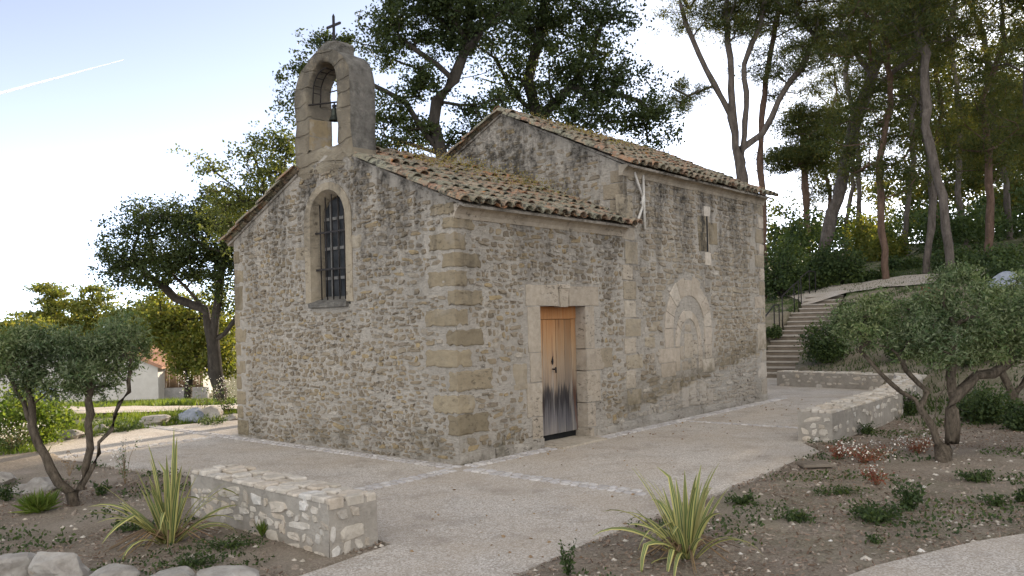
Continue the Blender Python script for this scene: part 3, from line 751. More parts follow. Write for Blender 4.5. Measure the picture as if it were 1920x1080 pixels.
for z0, z1, e0, e1 in ((1.20, 1.515, 0, .02), (.96, 1.195, .22, .0), (.72, .955, .14, .10)):
    block(mb, (c_-.83-e0, -.014, z0), (c_-.55+e0*.3, .05, z1), j=.004, seed=z0); block(mb, (c_+.55-e1, -.014, z0), (c_+.80+e1, .05, z1), j=.004, seed=z0+5)
bao = weld(mb.build('blind_arch', M['archstone'], chapel))
mb = MB()
vouss(mb, c_-.02, 1.20, .33, .47, 5, .012, rz0=.48, rz1=.64)
for sgn in (-1, 1): block(mb, (c_-.02+sgn*.40-.07, -.012, .80), (c_-.02+sgn*.40+.07, .05, 1.195), j=.004, seed=sgn+7)
weld(mb.build('inner_arch', M['archstone'], bao))
mb = MB()
for x0, x1, z0, z1 in ((-.16, .14, 1.0, 1.42), (.15, .30, 1.05, 1.3), (-.31, -.17, .98, 1.22), (-.26, .04, .80, .95), (.06, .28, .78, 1.0), (-.12, .1, 1.45, 1.58)): block(mb, (c_-.02+x0, -.008, z0), (c_-.02+x1, .05, z1), j=.006, seed=x0)
for x0, x1, z0, z1 in ((5.05, 5.3, .3, .62), (5.38, 5.62, .16, .5), (5.66, 5.92, .2, .6), (6.0, 6.26, .2, .55), (6.3, 6.5, .14, .42)): block(mb, (x0, -.016, z0), (x1, .05, z1), j=.006, seed=x0)
weld(mb.build('blocking_stone', M['dressed'], bao))
# iron wall anchor
mb = MB()
mb.tube([(4.27, -.04, 3.11), (4.255, -.04, 3.97)], .022, 6)
mb.tube([(4.00, -.04, 3.99), (4.22, -.04, 3.62)], .021, 6); mb.tube([(4.21, -.04, 3.46), (3.99, -.04, 3.12)], .021, 6)
mb.tube([(4.22, -.045, 3.64), (4.21, -.045, 3.44)], .022, 6); mb.tube([(4.235, .05, 3.54), (4.235, -.06, 3.54)], .03, 8)
mb.build('wall_anchor', M['ironpale'], chapel)
# cornices
def cornice(x0, x1, z, name='cornice'):
    mb = MB(); prof = [(.05, z-.16), (-.015, z-.16), (-.03, z-.11), (-.07, z-.06), (-.11, z-.03), (-.12, z+.005), (.05, z+.005)]
    n = len(prof); k = int((x1-x0)/.25); vs = []
    for i in range(k+1):
        x = x0+(x1-x0)*i/k
        vs += [(x, p[0]+nz((x, p[1], 1), 4)*.012, p[1]+nz((x, p[0], 6), 3)*.012) for p in prof]
    fs = [(i*n+j, i*n+(j+1) % n, (i+1)*n+(j+1) % n, (i+1)*n+j) for i in range(k) for j in range(n)]+[tuple(range(n)), tuple(k*n+j for j in range(n))[::-1]]
    mb.add(vs, fs, 0, False); return mb.build(name, M['dressed'], chapel)
cornice(-.01, L1-.03, E1+.0); cornice(L1-.04, L2+.05, E2+.03)
# roofs
BCY = 2.50; HW = .635; TH = .40
def roof(x0, x1, yE, zE, yR, zR, name, slab0=None, clip=None):
    """tiled slope from eave (yE,zE) to ridge (yR,zR); barrel tiles run up the slope"""
    mb = MB(); dv = Vector((0, yR-yE, zR-zE)); Ls = dv.length; dv.normalize(); up = Vector((1, 0, 0)).cross(dv)
    if up.z < 0: up = -up
    sx = Vector((1, 0, 0))
    def slab_(xa, xb, ya, yb):
        za, zb_ = (zE+(zR-zE)*(y-yE)/(yR-yE) for y in (ya, yb))
        mb.add([Vector((x, y, z))+up*o for o in (-.012, .02) for x, y, z in ((xa, ya, za), (xb, ya, za), (xb, yb, zb_), (xa, yb, zb_))],
               [(0, 1, 2, 3), (4, 5, 6, 7), (0, 4, 5, 1), (1, 5, 6, 2), (2, 6, 7, 3), (3, 7, 4, 0)], 1)
    xs_ = x0 if slab0 is None else slab0
    if clip:
        yb = BCY-HW if yE < yR else BCY+HW
        slab_(TH+.001, x1-.06, yE, yR); slab_(xs_, TH, yE, yb)
    else: slab_(xs_, x1-.06, yE, yR)
    pitch = .195; nc = int(round((x1-x0)/pitch)); pitch = (x1-x0)/nc; tl = .40; stp = .30
    nr = int(Ls/stp)+1
    for c in range(nc+1):
        for r in range(nr):
            for kind in ((0, 1) if c < nc else (0,)):
                xc = x0+c*pitch+(pitch/2 if kind else 0)+random.uniform(-.012, .012)
                s0 = r*stp-.03+random.uniform(-.02, .02)-(.02 if kind == 0 else .0); s1 = min(s0+tl, Ls+.02)
                if s1-s0 < .1: continue
                if clip and xc < TH+.07 and abs((yE+dv.y*(s0+s1)/2)-BCY) < HW+.02: continue
                r0, r1 = (.088, .072) if kind == 0 else (.074, .088)
                yaw = random.gauss(0, .05); jl = random.gauss(0, .011); th = .015; seg = 7; vs = []
                for s_, rr, lift in ((s0, r0, .022+jl), (s1, r1, jl*.4)):
                    base = Vector((xc+yaw*(s_-s0), yE, zE))+dv*s_
                    for ro in (rr, rr-th):
                        for k in range(seg+1):
                            a_ = math.pi*k/seg
                            if kind == 0: off = sx*(-math.cos(a_)*ro)+up*(math.sin(a_)*ro*.85+lift+.045)
                            else: off = sx*(-math.cos(a_)*ro)+up*(-math.sin(a_)*ro*.6+lift+.075)
                            vs.append(base+off)
                n = seg+1; fs = []
                for k in range(seg):
                    fs += [(k, k+1, 2*n+k+1, 2*n+k), (n+k, 3*n+k, 3*n+k+1, n+k+1), (k, n+k, n+k+1, k+1), (2*n+k, 2*n+k+1, 3*n+k+1, 3*n+k)]
                fs += [(0, 2*n, 3*n, n), (seg, n+seg, 3*n+seg, 2*n+seg)]
                mb.add(vs, fs, 0, False)
    return mb.build(name, [M['tile'], M['mortar']], chapel)
def ridge(x0, x1, y, z):
    mb = MB(); x = x0
    while x < x1:
        r0, r1 = .10, .085; seg = 7; vs = []; n = seg+1; jy = random.uniform(-.01, .01)
        for xx, rr, li in ((x, r0, .02), (min(x+.42, x1+.05), r1, 0)):
            for ro in (rr, rr-.014):
                for k in range(n):
                    a_ = math.pi*k/seg; vs.append((xx, y+jy-math.cos(a_)*ro, z+li+math.sin(a_)*ro*.8))
        fs = []
        for k in range(seg): fs += [(k, k+1, 2*n+k+1, 2*n+k), (n+k, 3*n+k, 3*n+k+1, n+k+1), (k, n+k, n+k+1, k+1), (2*n+k, 2*n+k+1, 3*n+k+1, 3*n+k)]
        mb.add(vs, fs); x += .34
    return mb.build('ridge_tiles', M['tile'], chapel)
sl1 = (AP1-E1)/MID; sl2 = (AP2-E2)/MID; sl1n = (AP1-E1N)/(W-MID)
ov = .20
roof(-.06, L1+.02, -ov, E1+.02-ov*sl1+.03, MID, AP1+.03, 'porch_roof', -.022, True)
roof(-.06, L1+.02, W+.14, E1N+.02-.14*sl1n+.03, MID, AP1+.03, 'porch_roof', -.022, True)
roof(L1-.07, L2+.07, -ov, E2+.05-ov*sl2+.03, MID, AP2+.03, 'nave_roof', L1-.032)
roof(L1-.07, L2+.07, W+ov, E2+.05-ov*sl2+.03, MID, AP2+.03, 'nave_roof', L1-.032)
ridge(.42, L1, MID, AP1+.07); ridge(L1-.1, L2+.1, MID, AP2+.07)
# ---- bellcote
bc = MB(); BCY = 2.50; HW = .635; OW = .33; TH = .40; BZ0 = 3.85; SIL = 4.21; SPR = 5.04
def outer(z):
    """half width of the bellcote outline"""
    if z < SPR: return HW+(.02 if z < 4.3 else 0)
    k = min(1, (z-SPR)/.50); return HW*math.sqrt(max(0, 1-k*k))
n = 22
op = [(-HW-.02, BZ0), (-HW-.015, 4.1), (-HW, 4.35), (-HW+.005, 4.6), (-HW, 4.85)]+[(-HW*math.cos(math.pi*k/n), SPR+.50*math.sin(math.pi*k/n)) for k in range(n+1)]+[(HW, 4.85), (HW-.005, 4.6), (HW, 4.35), (HW+.015, 4.1), (HW+.02, BZ0)]
ip = [(-OW, SIL), (-OW, SIL+.01), (-OW, 4.45), (-OW, 4.65), (-OW, 4.85)]+[(-OW*math.cos(math.pi*k/n), SPR+.34*math.sin(math.pi*k/n)) for k in range(n+1)]+[(OW, 4.85), (OW, 4.65), (OW, 4.45), (OW, SIL+.01), (OW, SIL)]
N = len(op)
def jig(x, y, z, a=.034): return (x+nz((x, y, z), 3.3)*a, y+nz((x+5, y, z), 3.3)*a+nz((x, y, z), 9)*a*.5, z+nz((x, y, z+8), 3.3)*a)
rows = []
NS = 4; NR = 3
def ring(pts, x): return [jig(x, BCY-p[0], p[1]) for p in pts]
vs = []; seq = []
# front face outer->inner, reveal, back face, outer side : a closed loop of rings
for q in range(NR+1): seq.append(([(o[0]+(i[0]-o[0])*q/NR, o[1]+(i[1]-o[1])*q/NR) for o, i in zip(op, ip)], 0.0-(.012)))
for q in range(1, NS): seq.append((ip, TH*q/NS))
for q in range(NR+1): seq.append(([(i[0]+(o[0]-i[0])*q/NR, i[1]+(o[1]-i[1])*q/NR) for o, i in zip(op, ip)], TH))
for q in range(1, NS): seq.append((op, TH*(1-q/NS)))
K = len(seq)
for pts, x in seq: vs += ring(pts, x)
fs = []; mats = []
for r in range(K):
    for k in range(N-1):
        bc.add([], [], 0)
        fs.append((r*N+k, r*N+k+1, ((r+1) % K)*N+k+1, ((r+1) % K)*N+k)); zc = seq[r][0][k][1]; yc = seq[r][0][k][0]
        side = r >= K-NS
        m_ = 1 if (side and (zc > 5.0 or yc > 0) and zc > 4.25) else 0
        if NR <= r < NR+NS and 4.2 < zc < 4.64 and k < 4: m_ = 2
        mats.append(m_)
bc.v = [tuple(p) for p in vs]; bc.f = [list(f) for f in fs]; bc.mi = mats; bc.sm = [True]*len(fs)
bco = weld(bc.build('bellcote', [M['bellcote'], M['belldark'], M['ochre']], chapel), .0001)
mb = MB(); block(mb, (-.012, BCY-HW-.0, BZ0-.1), (TH, BCY+HW+.0, SIL), j=.02, sub=6, seed=5)
weld(mb.build('bellcote_base', M['bellcote'], bco))
mb = MB(); block(mb, (.02, BCY-.29, 5.46), (TH-.02, BCY+.17, 5.64), j=.03, sub=6, seed=6); block(mb, (.08, BCY-.2, 5.60), (TH-.08, BCY+.1, 5.68), j=.02, sub=5, seed=8)
weld(mb.build('cap_stone', M['belldark'], bco))
mb = MB(); cxx = .2; cy = BCY-.03
mb.box((cxx-.014, cy-.014, 5.62), (cxx+.014, cy+.014, 6.07)); mb.box((cxx-.014, cy-.15, 5.925), (cxx+.014, cy+.15, 5.955))
mb.add([(cxx-.014, cy-.014, 6.07), (cxx+.014, cy-.014, 6.07), (cxx+.014, cy+.014, 6.07), (cxx-.014, cy+.014, 6.07), (cxx, cy, 6.11)], [(0, 1, 4), (1, 2, 4), (2, 3, 4), (3, 0, 4)])
mb.build('cross', M['iron'], bco)
# curved iron ladder bracket inside the arch + bell bar
mb = MB()
for xr in (.05, .18):
    pts = [(xr, BCY+OW-.03, 4.84)]+[(xr, BCY+(OW-.05)*math.cos(a_), SPR-.02+.29*math.sin(a_)) for a_ in np.linspace(0, math.pi*.55, 8)]
    mb.tube(pts, .009, 5)
for a_ in (0, .35, .75, 1.15, 1.6): mb.tube([(.05, BCY+(OW-.05)*math.cos(a_), SPR-.02+.29*math.sin(a_)), (.18, BCY+(OW-.05)*math.cos(a_), SPR-.02+.29*math.sin(a_))], .007, 5)
mb.tube([(.0, BCY+OW+.0, 4.845), (.2, BCY, 4.86), (.36, BCY-OW-.02, 4.87)], .012, 6)
mb.tube([(.2, BCY+.1, 5.02), (.3, BCY-OW-.02, 5.05)], .009, 6)
mb.build('bell_bracket', M['iron'], bco)
bl = thing('bell', 'small dark bronze bell hanging in the arch of the bellcote', 'bell', loc2w(.20, BCY, 4.60), ANG)
mb = MB(); prof = [(.0, .19), (.022, .185), (.036, .17), (.042, .14), (.046, .09), (.056, .05), (.076, .012), (.084, 0), (.074, 0), (.04, .1), (0, .15)]
n = 16; vs = [(r*math.cos(2*math.pi*k/n), r*math.sin(2*math.pi*k/n), z) for r, z in prof for k in range(n)]
mb.add(vs, [(i*n+k, i*n+(k+1) % n, (i+1)*n+(k+1) % n, (i+1)*n+k) for i in range(len(prof)-1) for k in range(n)], 0, True)
mb.build('bell_body', M['bronze'], bl)
mb = MB(); mb.tube([(0, 0, .18), (0, 0, .265)], .012, 6); mb.box((-.02, -.03, .19), (.02, .03, .225)); mb.build('yoke', M['iron'], bl)
mb = MB(); mb.tube([(0, 0, .14), (0, 0, .0)], .005, 5); mb.tube([(0, 0, .015), (0, 0, -.02)], [.012, .008], 8); mb.build('clapper', M['iron'], bl)

# ------------------------------------------------------------------ cobbled bands
def band(pts, wid=.22, seed=0):
    mb = MB()
    for i in range(len(pts)-1):
        a_ = Vector((*pts[i], 0)); b_ = Vector((*pts[i+1], 0)); d = (b_-a_); Lb = d.length; d.normalize(); nn = Vector((-d.y, d.x, 0))
        nr = 2; rw = wid/nr
        for r in range(nr):
            s_ = 0
            while s_ < Lb:
                l_ = random.uniform(.08, .15); c0 = a_+d*(s_+l_/2)+nn*((r+.5)*rw-wid/2)
                ht = .010+random.uniform(0, .006); pts_ = []
                for k in range(8):
                    t = 2*math.pi*(k+.5)/8; cc, ss = math.cos(t), math.sin(t)
                    pts_.append(c0+d*(math.copysign(abs(cc)**.5, cc)*l_*.46*random.uniform(.9, 1.05))+nn*(math.copysign(abs(ss)**.5, ss)*rw*.45*random.uniform(.9, 1.05)))
                vs = [(p.x, p.y, -.02) for p in pts_]+[(c0.x+(p.x-c0.x)*.93, c0.y+(p.y-c0.y)*.93, ht*.6) for p in pts_]+[(c0.x+(p.x-c0.x)*.7, c0.y+(p.y-c0.y)*.7, ht+random.uniform(-.001, .002)) for p in pts_]
                mb.add(vs, [(k, (k+1) % 8, 8+(k+1) % 8, 8+k) for k in range(8)]+[(8+k, 8+(k+1) % 8, 16+(k+1) % 8, 16+k) for k in range(8)]+[tuple(range(16, 24))])
                s_ += l_+.008
    return tag(mb.build('cobble_band', M['cobble']), kind='structure')
wl = lambda s, t: tuple(loc2w(s, t)[:2])
band([wl(-.16, 8.0), wl(-.16, -.05)]); band([wl(-.16, -.28), wl(-.16, -2.6)])
band([wl(-.02, -.17), wl(DX0-.1, -.17)]); band([wl(DX1+.1, -.2), wl(L2+.3, -.16)]); band([wl(-.30, -.17), wl(-1.95, -.17)])
band([wl(-.30, 5.1), wl(-1.3, 5.1), wl(-3.2, 5.05)], .2)
band([wl(5.0, -.35), wl(5.1, -2.9)], .12)
# ------------------------------------------------------------------ low stone walls
def lowwall(name, label, line, wid, h, ends=(True, True), zb=lambda p: 0.0, group=None, prob=.97):
    """polyline wall with rubble faces and a top of pale flat stones"""
    P = [Vector((*p, 0)) for p in line]; base = P[0].copy()
    o = thing(name, label, 'wall', base, 0, group)
    L_ = [0]
    for i in range(len(P)-1): L_.append(L_[-1]+(P[i+1]-P[i]).length)
    def pt(s_):
        for i in range(len(P)-1):
            if s_ <= L_[i+1] or i == len(P)-2:
                t = (s_-L_[i])/(L_[i+1]-L_[i]); return P[i].lerp(P[i+1], t)
    def nrm(s_):
        d = (pt(min(L_[-1], s_+.15))-pt(max(0, s_-.15))).normalized(); return Vector((-d.y, d.x, 0))
    T = L_[-1]
    mb = MB()
    def side(sg):
        def f(u, z, o_):
            p = pt(max(0, min(T, u))); nn = nrm(max(0, min(T, u))); q = p+nn*(sg*(wid/2+o_)); return (q.x-base.x, q.y-base.y, z)
        return f
    def end(s_, dirn):
        p = pt(s_); nn = nrm(s_); d = Vector((nn.y, -nn.x, 0))*dirn
        return lambda u, z, o_: tuple((p+nn*(u-wid/2)+d*o_-base)[:2])+(z,)
    for fr, a0, a1 in [(side(1), 0, T), (side(-1), 0, T)]+([(end(0, -1), 0, wid)] if ends[0] else [])+([(end(T, 1), 0, wid)] if ends[1] else []):
        wallgrid(mb, a0, a1, -.15, lambda u: h-.03, fr, du=.07, amp=.008, clamp_edges=False)
        big = a1 < .6; rubble(mb, a0+.005, a1, -.02, lambda u: h-.0, fr, lambda u, z, a, b: u-a < a0-.02, rh=(.08, .14) if big else (.05, .12), rw=(.08, .16) if big else (.06, .2), gap=.016, prob=prob if not big else .97, h=.016, mi=1, wob=.01 if big else .03)
    # top surface
    nt_ = max(2, int(T/.1)); vs = []
    for i in range(nt_+1):
        for k in range(5):
            s_ = T*i/nt_; p = pt(s_)+nrm(s_)*((k/4-.5)*(wid+.01))-base; vs.append((p.x, p.y, h-.032))
    mb.add(vs, [(i*5+k, i*5+k+1, (i+1)*5+k+1, (i+1)*5+k) for i in range(nt_) for k in range(4)], 0, True)
    wo_ = mb.build('masonry', [M['greymortar'], M['palestone']], o)
    mb = MB(); s_ = 0
    while s_ < T:
        l_ = min(random.uniform(.10, .22), T-s_+.01); k = 0.0
        while k < wid-.02:
            w_ = random.uniform(.08, .2); w_ = w_ if k+w_ < wid-.08 else wid-k
            c0 = pt(min(T-.02, s_+l_/2)); nn = nrm(min(T, s_+l_/2)); d = Vector((nn.y, -nn.x, 0)); cc = c0+nn*(k+w_/2-wid/2)-base
            n = 9; pts_ = []
            for q in range(n):
                t = 2*math.pi*(q+random.uniform(-.2, .2))/n; a_, b_ = math.cos(t), math.sin(t)
                pts_.append((cc+d*(math.copysign(abs(a_)**.45, a_)*l_*.5*random.uniform(.88, 1.04))+nn*(math.copysign(abs(b_)**.45, b_)*w_*.5*random.uniform(.88, 1.04))))
            hz = h+random.uniform(-.018, .010)
            vs = [(p.x, p.y, h-.07) for p in pts_]+[(p.x, p.y, hz-.012) for p in pts_]+[(cc.x+(p.x-cc.x)*.85, cc.y+(p.y-cc.y)*.85, hz+random.uniform(-.003, .004)) for p in pts_]+[(cc.x, cc.y, hz)]
            mb.add(vs, [(q, (q+1) % n, n+(q+1) % n, n+q) for q in range(n)]+[(n+q, n+(q+1) % n, 2*n+(q+1) % n, 2*n+q) for q in range(n)]+[(2*n+q, 2*n+(q+1) % n, 3*n) for q in range(n)])
            k += w_+.006
        s_ += l_+.006
    mb.build('coping', M['palestone'], o)
    return o
a_ = gr(400, 874, .42); b_ = gr(662, 929, .42)
lowwall('stone_wall', 'short low wall of pale rubble beside the left striped plant', [tuple(a_[:2]), tuple(b_[:2])], .44, .42)
lowwall('stone_wall', 'curved low retaining wall of pale rubble in front of the right olive tree', [(3.98, 10.92), (5.0, 12.1), (6.05, 13.4), (6.9, 14.7), (7.75, 16.1), (8.15, 17.1)], .46, .42, prob=.45)
lowwall('stone_wall', 'straight low rubble wall at the foot of the stairs', [(6.45, 19.9), (7.3, 19.0), (8.15, 18.0), (8.6, 17.2)], .36, .36, prob=.6)
# door mat slab / metal grate
mb = MB(); p = gr(1528, 876); mb.box((-.17, -.13, -.0), (.17, .13, .03)); 
for k in range(8): mb.box((-.16+k*.04, -.12, .03), (-.145+k*.04, .12, .036))
o = bevel(mb.build('drain_cover', M['stepstone']), .004, 1); o.location = (p.x, p.y, .02); tag(o, 'small square grey drain cover set in the soil', 'drain cover')
# ------------------------------------------------------------------ stairs & railing
st = thing('staircase', 'stone stairs climbing the bank behind the chapel', 'stairs', ST0, 0)
toL = lambda al, ac, z: tuple((SH*al+SPERP*ac)[:2])+(z,)
for i, (s0, dp, sz) in enumerate(steps):
    mb = MB()
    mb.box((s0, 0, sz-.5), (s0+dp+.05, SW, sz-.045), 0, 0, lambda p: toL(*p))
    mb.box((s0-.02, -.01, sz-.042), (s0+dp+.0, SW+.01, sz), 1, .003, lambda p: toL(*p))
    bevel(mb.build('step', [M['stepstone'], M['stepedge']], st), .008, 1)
def railing(label, posts, name='handrail'):
    o = thing(name, label, 'railing', ST0, 0, 'handrails beside the stairs')
    tops = []
    for al, z0, z1 in posts:
        mb = MB(); mb.tube([toL(al, -.07, z0), toL(al, -.07, z1)], .018, 6); mb.build('post', M['iron'], o); tops.append(Vector(toL(al, -.07, z1)))
    mb = MB(); mb.tube([tops[0]+(tops[0]-tops[1]).normalized()*.0]+tops[1:], .022, 6); mb.build('rail', M['iron'], o)
    return o
def sz_at(al):
    z = 0
    for s0, dp, s_ in steps:
        if al >= s0: z = s_
    return z
railing('low black handrail along the lowest flight of the stairs', [(al, sz_at(al)-.2, sz_at(al)+.92) for al in (.3, 1.5, 2.7, 3.3)])
railing('middle black handrail section along the stairs', [(al, sz_at(al)-.2, sz_at(al)+.92) for al in (3.7, 5.3, 5.95)])
railing('uppermost black handrail section at the top of the stairs', [(al, sz_at(al)-.2, sz_at(al)+.92) for al in (6.3, 7.6, 8.6)])
# ------------------------------------------------------------------ vegetation generators
def leaves_mesh(name, cen, size, asp, mat, parent=None, up=0.0, along=None, droop=0):
    """diamond leaf faces at points cen (n,3)"""
    n = len(cen); cen = np.asarray(cen)
    if along is None:
        a = rng.normal(size=(n, 3))
    else: a = along+rng.normal(size=(n, 3))*.35
    a[:, 2] += up
    a /= np.linalg.norm(a, axis=1)[:, None]+1e-9
    b = np.cross(a, rng.normal(size=(n, 3))); b /= np.linalg.norm(b, axis=1)[:, None]+1e-9
    s = size*rng.uniform(.6, 1.3, n)[:, None]; w_ = s*asp
    v = np.stack([cen, cen+a*s*.45+b*w_, cen+a*s, cen+a*s*.45-b*w_], 1).reshape(-1, 3)
    return np_mesh(name, v, np.arange(4*n), 4, mat, parent)
def grow(trunks, attr, step=.45, wander=.12, r_tip=.012, expo=.45, rmin=None, upbias=.25):
    """skeleton: trunk polylines (list of lists of Vector) + branches reaching every attractor"""
    pos = []; par = []
    for tr in trunks:
        start_par = -1; pts = tr
        if pos:
            d = [(Vector(p)-Vector(tr[0])).length for p in pos]; start_par = int(np.argmin(d))
        prev = start_par
        for i in range(len(pts)):
            if i == 0:
                if start_par >= 0: continue
                pos.append(np.array(pts[0])); par.append(-1); prev = 0; continue
            a_, b_ = np.array(pts[i-1]), np.array(pts[i]); L_ = np.linalg.norm(b_-a_); m_ = max(1, int(L_/step))
            for k in range(1, m_+1):
                q = a_+(b_-a_)*k/m_+rng.normal(size=3)*wander*.25*(k < m_)
                pos.append(q); par.append(prev); prev = len(pos)-1
    ntr = len(pos)
    dtr = [min(np.linalg.norm(np.array(pos[k])-a_) for k in range(0, ntr, 2)) for a_ in attr]
    tips = []
    for ai in np.argsort(dtr):
        a_ = np.asarray(attr[ai]); P = np.array(pos); dd_ = P-a_
        dist = np.linalg.norm(dd_, axis=1); cost = dist+np.maximum(0, dd_[:, 2])*.9
        k = int(np.argmin(cost)); L_ = dist[k]; m_ = max(1, int(L_/step)); p0 = P[k]
        ctrl = (p0+a_)/2+np.array([0, 0, -1])*L_*upbias*.4+rng.normal(size=3)*L_*wander
        prev = k
        for q in range(1, m_+1):
            t = q/m_; x = (1-t)**2*p0+2*t*(1-t)*ctrl+t*t*a_; x = x+rng.normal(size=3)*.03*(q < m_)
            pos.append(x); par.append(prev); prev = len(pos)-1
        tips.append(prev)
    n = len(pos); wgt = np.zeros(n)
    for t in tips: wgt[t] += 1
    for i in range(n-1, -1, -1):
        if par[i] >= 0 and par[i] < i: wgt[par[i]] += wgt[i]
    rad = r_tip*np.maximum(wgt, 1)**expo
    return pos, par, rad, tips
def branch_mesh(name, pos, par, rad, mat, parent, base_r=None, sides=6, off=None, minr=0):
    children = {}
    for i, p in enumerate(par): children.setdefault(p, []).append(i)
    off = Vector((0, 0, 0)) if off is None else off
    mb = MB(); used = set(); roots = [i for i, p in enumerate(par) if p < 0]
    stack = [(r, -1) for r in roots]
    while stack:
        i, p = stack.pop(); line = [p, i] if p >= 0 else [i]
        cur = i
        while children.get(cur):
            ch = sorted(children[cur], key=lambda k: -rad[k]); nx_ = ch[0]
            for o_ in ch[1:]: stack.append((o_, cur))
            line.append(nx_); cur = nx_
        if len(line) < 2: continue
        pts = [Vector(pos[k])-off for k in line]; rr = [min(rad[k], rad[line[1]]*1.05) if (q == 0 and p >= 0) else rad[k] for q, k in enumerate(line)]
        rr[-1] *= .5
        mb.tube(pts, rr, 10 if rr[0] > .035 else 5, 0, cap=False, gn=.5 if rr[0] > .02 else 0)
    return mb.build(name, mat, parent)
def blob_pts(blobs, n, shell=.55):
    """random points in ellipsoid blobs [(center, rx, ry, rz)], denser toward the shell"""
    vol = np.array([b[1]*b[2]*b[3] for b in blobs])**(.75); vol /= vol.sum(); out = []
    for b, k in zip(blobs, np.round(vol*n).astype(int)):
        for _ in range(max(2, k)):
            d = rng.normal(size=3); d /= np.linalg.norm(d); r = rng.uniform(shell, 1)**.6 if rng.random() < .75 else rng.random()
            out.append(np.array(b[0])+d*r*np.array(b[1:4]))
    return out
def tree(name, label, trunks, blobs, nattr, nleaf, leaf, bark_, lsize=.07, asp=.32, clump=.38, flat=.6, group=None, cat='tree', r_tip=.012, expo=.45, base_boost=1.35, step=.5, crownname='crown', wander=.12, extra_twigs=0, shell=.55):
    base = Vector(trunks[0][0]); o = thing(name, label, cat, base, 0, group)
    attr = blob_pts(blobs, nattr, shell); trs = [[np.array(p) for p in t] for t in trunks]
    pos, par, rad, tips = grow(trs, attr, step=step, r_tip=r_tip, expo=expo, wander=wander)
    rad = np.array(rad)
    branch_mesh('trunk', pos, par, rad, M[bark_], o, off=base)
    per = max(1, nleaf//max(1, len(tips))); cs = []
    for t in tips:
        c = np.array(pos[t])-np.array(base); k = int(per*rng.uniform(.4, 1.6)); sc = clump*rng.uniform(.6, 1.25)
        sub = rng.normal(size=(max(1, k//14+1), 3))*np.array([sc, sc, sc*flat])*.75
        idx_ = rng.integers(0, len(sub), k)
        cs.append(c+sub[idx_]+rng.normal(size=(k, 3))*np.array([sc, sc, sc*flat])*.33)
    cs = np.concatenate(cs)
    leaves_mesh(crownname, cs, lsize, asp, M[leaf], o)
    return o
def pxb(px, py, rpx, D, dep=1.0, ry=None, rz=None):
    c = at(px, py, D); r = rpx/F*D; return (tuple(c), r, (ry or r*dep), r if rz is None else rz/F*D)
def base_at(px, D, sink=.15):
    u, _ = level(px, 700); x = u/F*D; return Vector((x, D, H(x, D)-sink))
def copy_tree(o, loc, rz, sc, label, group=None):
    c = o.copy(); C.objects.link(c); c.location = loc; c.rotation_euler = (0, 0, rz); c.scale = (sc, sc, sc); c['label'] = label
    if group: c['group'] = group
    for ch in o.children:
        k = ch.copy(); C.objects.link(k); k.parent = c
    return c
# ------------------------------------------------------------------ olive trees
def T(pts, D, rnd=0): return [at(x, y, D+(d[0] if d else 0)) for x, y, *d in pts]
D_ = 8.13
tree('olive_tree', 'olive tree with three bare stems in the left planting bed',
     [[gr(142, 950)-Vector((0, 0, .08))]+T([(135, 925), (95, 880), (62, 800), (30, 735), (10, 690)], D_),
      T([(150, 935), (160, 880), (168, 820), (166, 750), (160, 700)], D_),
      T([(160, 900), (185, 850), (215, 780), (240, 715), (248, 660)], D_),
      T([(62, 800), (60, 760), (55, 700)], D_)],
     [pxb(30, 668, 62, D_), pxb(-30, 665, 50, D_), pxb(95, 678, 62, D_), pxb(155, 668, 62, D_, rz=52), pxb(215, 650, 52, D_), pxb(248, 612, 32, D_), pxb(180, 705, 55, D_, rz=30), pxb(85, 628, 45, D_, rz=28)],
     110, 29000, 'olive', 'barkolive', lsize=.05, asp=.14, clump=.095, flat=.9, r_tip=.0052, expo=.52, step=.12, wander=.10)
D_ = 9.45
tree('olive_tree', 'broad olive tree with low forking trunk on the right bed',
     [[gr(1768, 866)-Vector((0, 0, .1))]+T([(1768, 840), (1748, 800), (1725, 765), (1690, 735), (1650, 700), (1610, 655)], D_),
      T([(1775, 850), (1785, 800), (1788, 745), (1785, 680), (1790, 610)], D_),
      T([(1788, 745), (1820, 718), (1860, 700), (1905, 665), (1950, 630)], D_, .2),
      T([(1740, 770), (1740, 735), (1700, 695), (1665, 650)], D_),
      T([(1745, 790), (1770, 730), (1775, 690)], D_)],
     [pxb(1600, 625, 45, D_, rz=40), pxb(1660, 610, 60, D_, rz=48), pxb(1720, 640, 50, D_, rz=40), pxb(1780, 620, 75, D_), pxb(1800, 555, 55, D_, rz=45), pxb(1860, 600, 70, D_), pxb(1870, 650, 60, D_, rz=40), pxb(1930, 610, 70, D_), pxb(1985, 620, 70, D_), pxb(1640, 575, 40, D_, rz=30), pxb(1740, 590, 45, D_, rz=35)],
     140, 34000, 'olive', 'barkolive', lsize=.055, asp=.16, clump=.10, flat=.85, r_tip=.0062, expo=.53, step=.13, wander=.10)
D_ = 13.5
bz = Vector((at(1905, 700, D_).x, D_, H(at(1905, 700, D_).x, D_)-.1))
tree('olive_tree', 'small dark olive tree higher on the right slope behind the broad one',
     [[bz, at(1900, 740, D_), at(1880, 700, D_), at(1868, 660, D_)], [at(1900, 740, D_), at(1925, 715, D_), at(1950, 670, D_)]],
     [pxb(1880, 600, 60, D_), pxb(1960, 600, 70, D_), pxb(1920, 560, 50, D_)], 70, 16000, 'olive', 'barkolive', lsize=.065, asp=.18, clump=.17, r_tip=.009, expo=.52, step=.2)
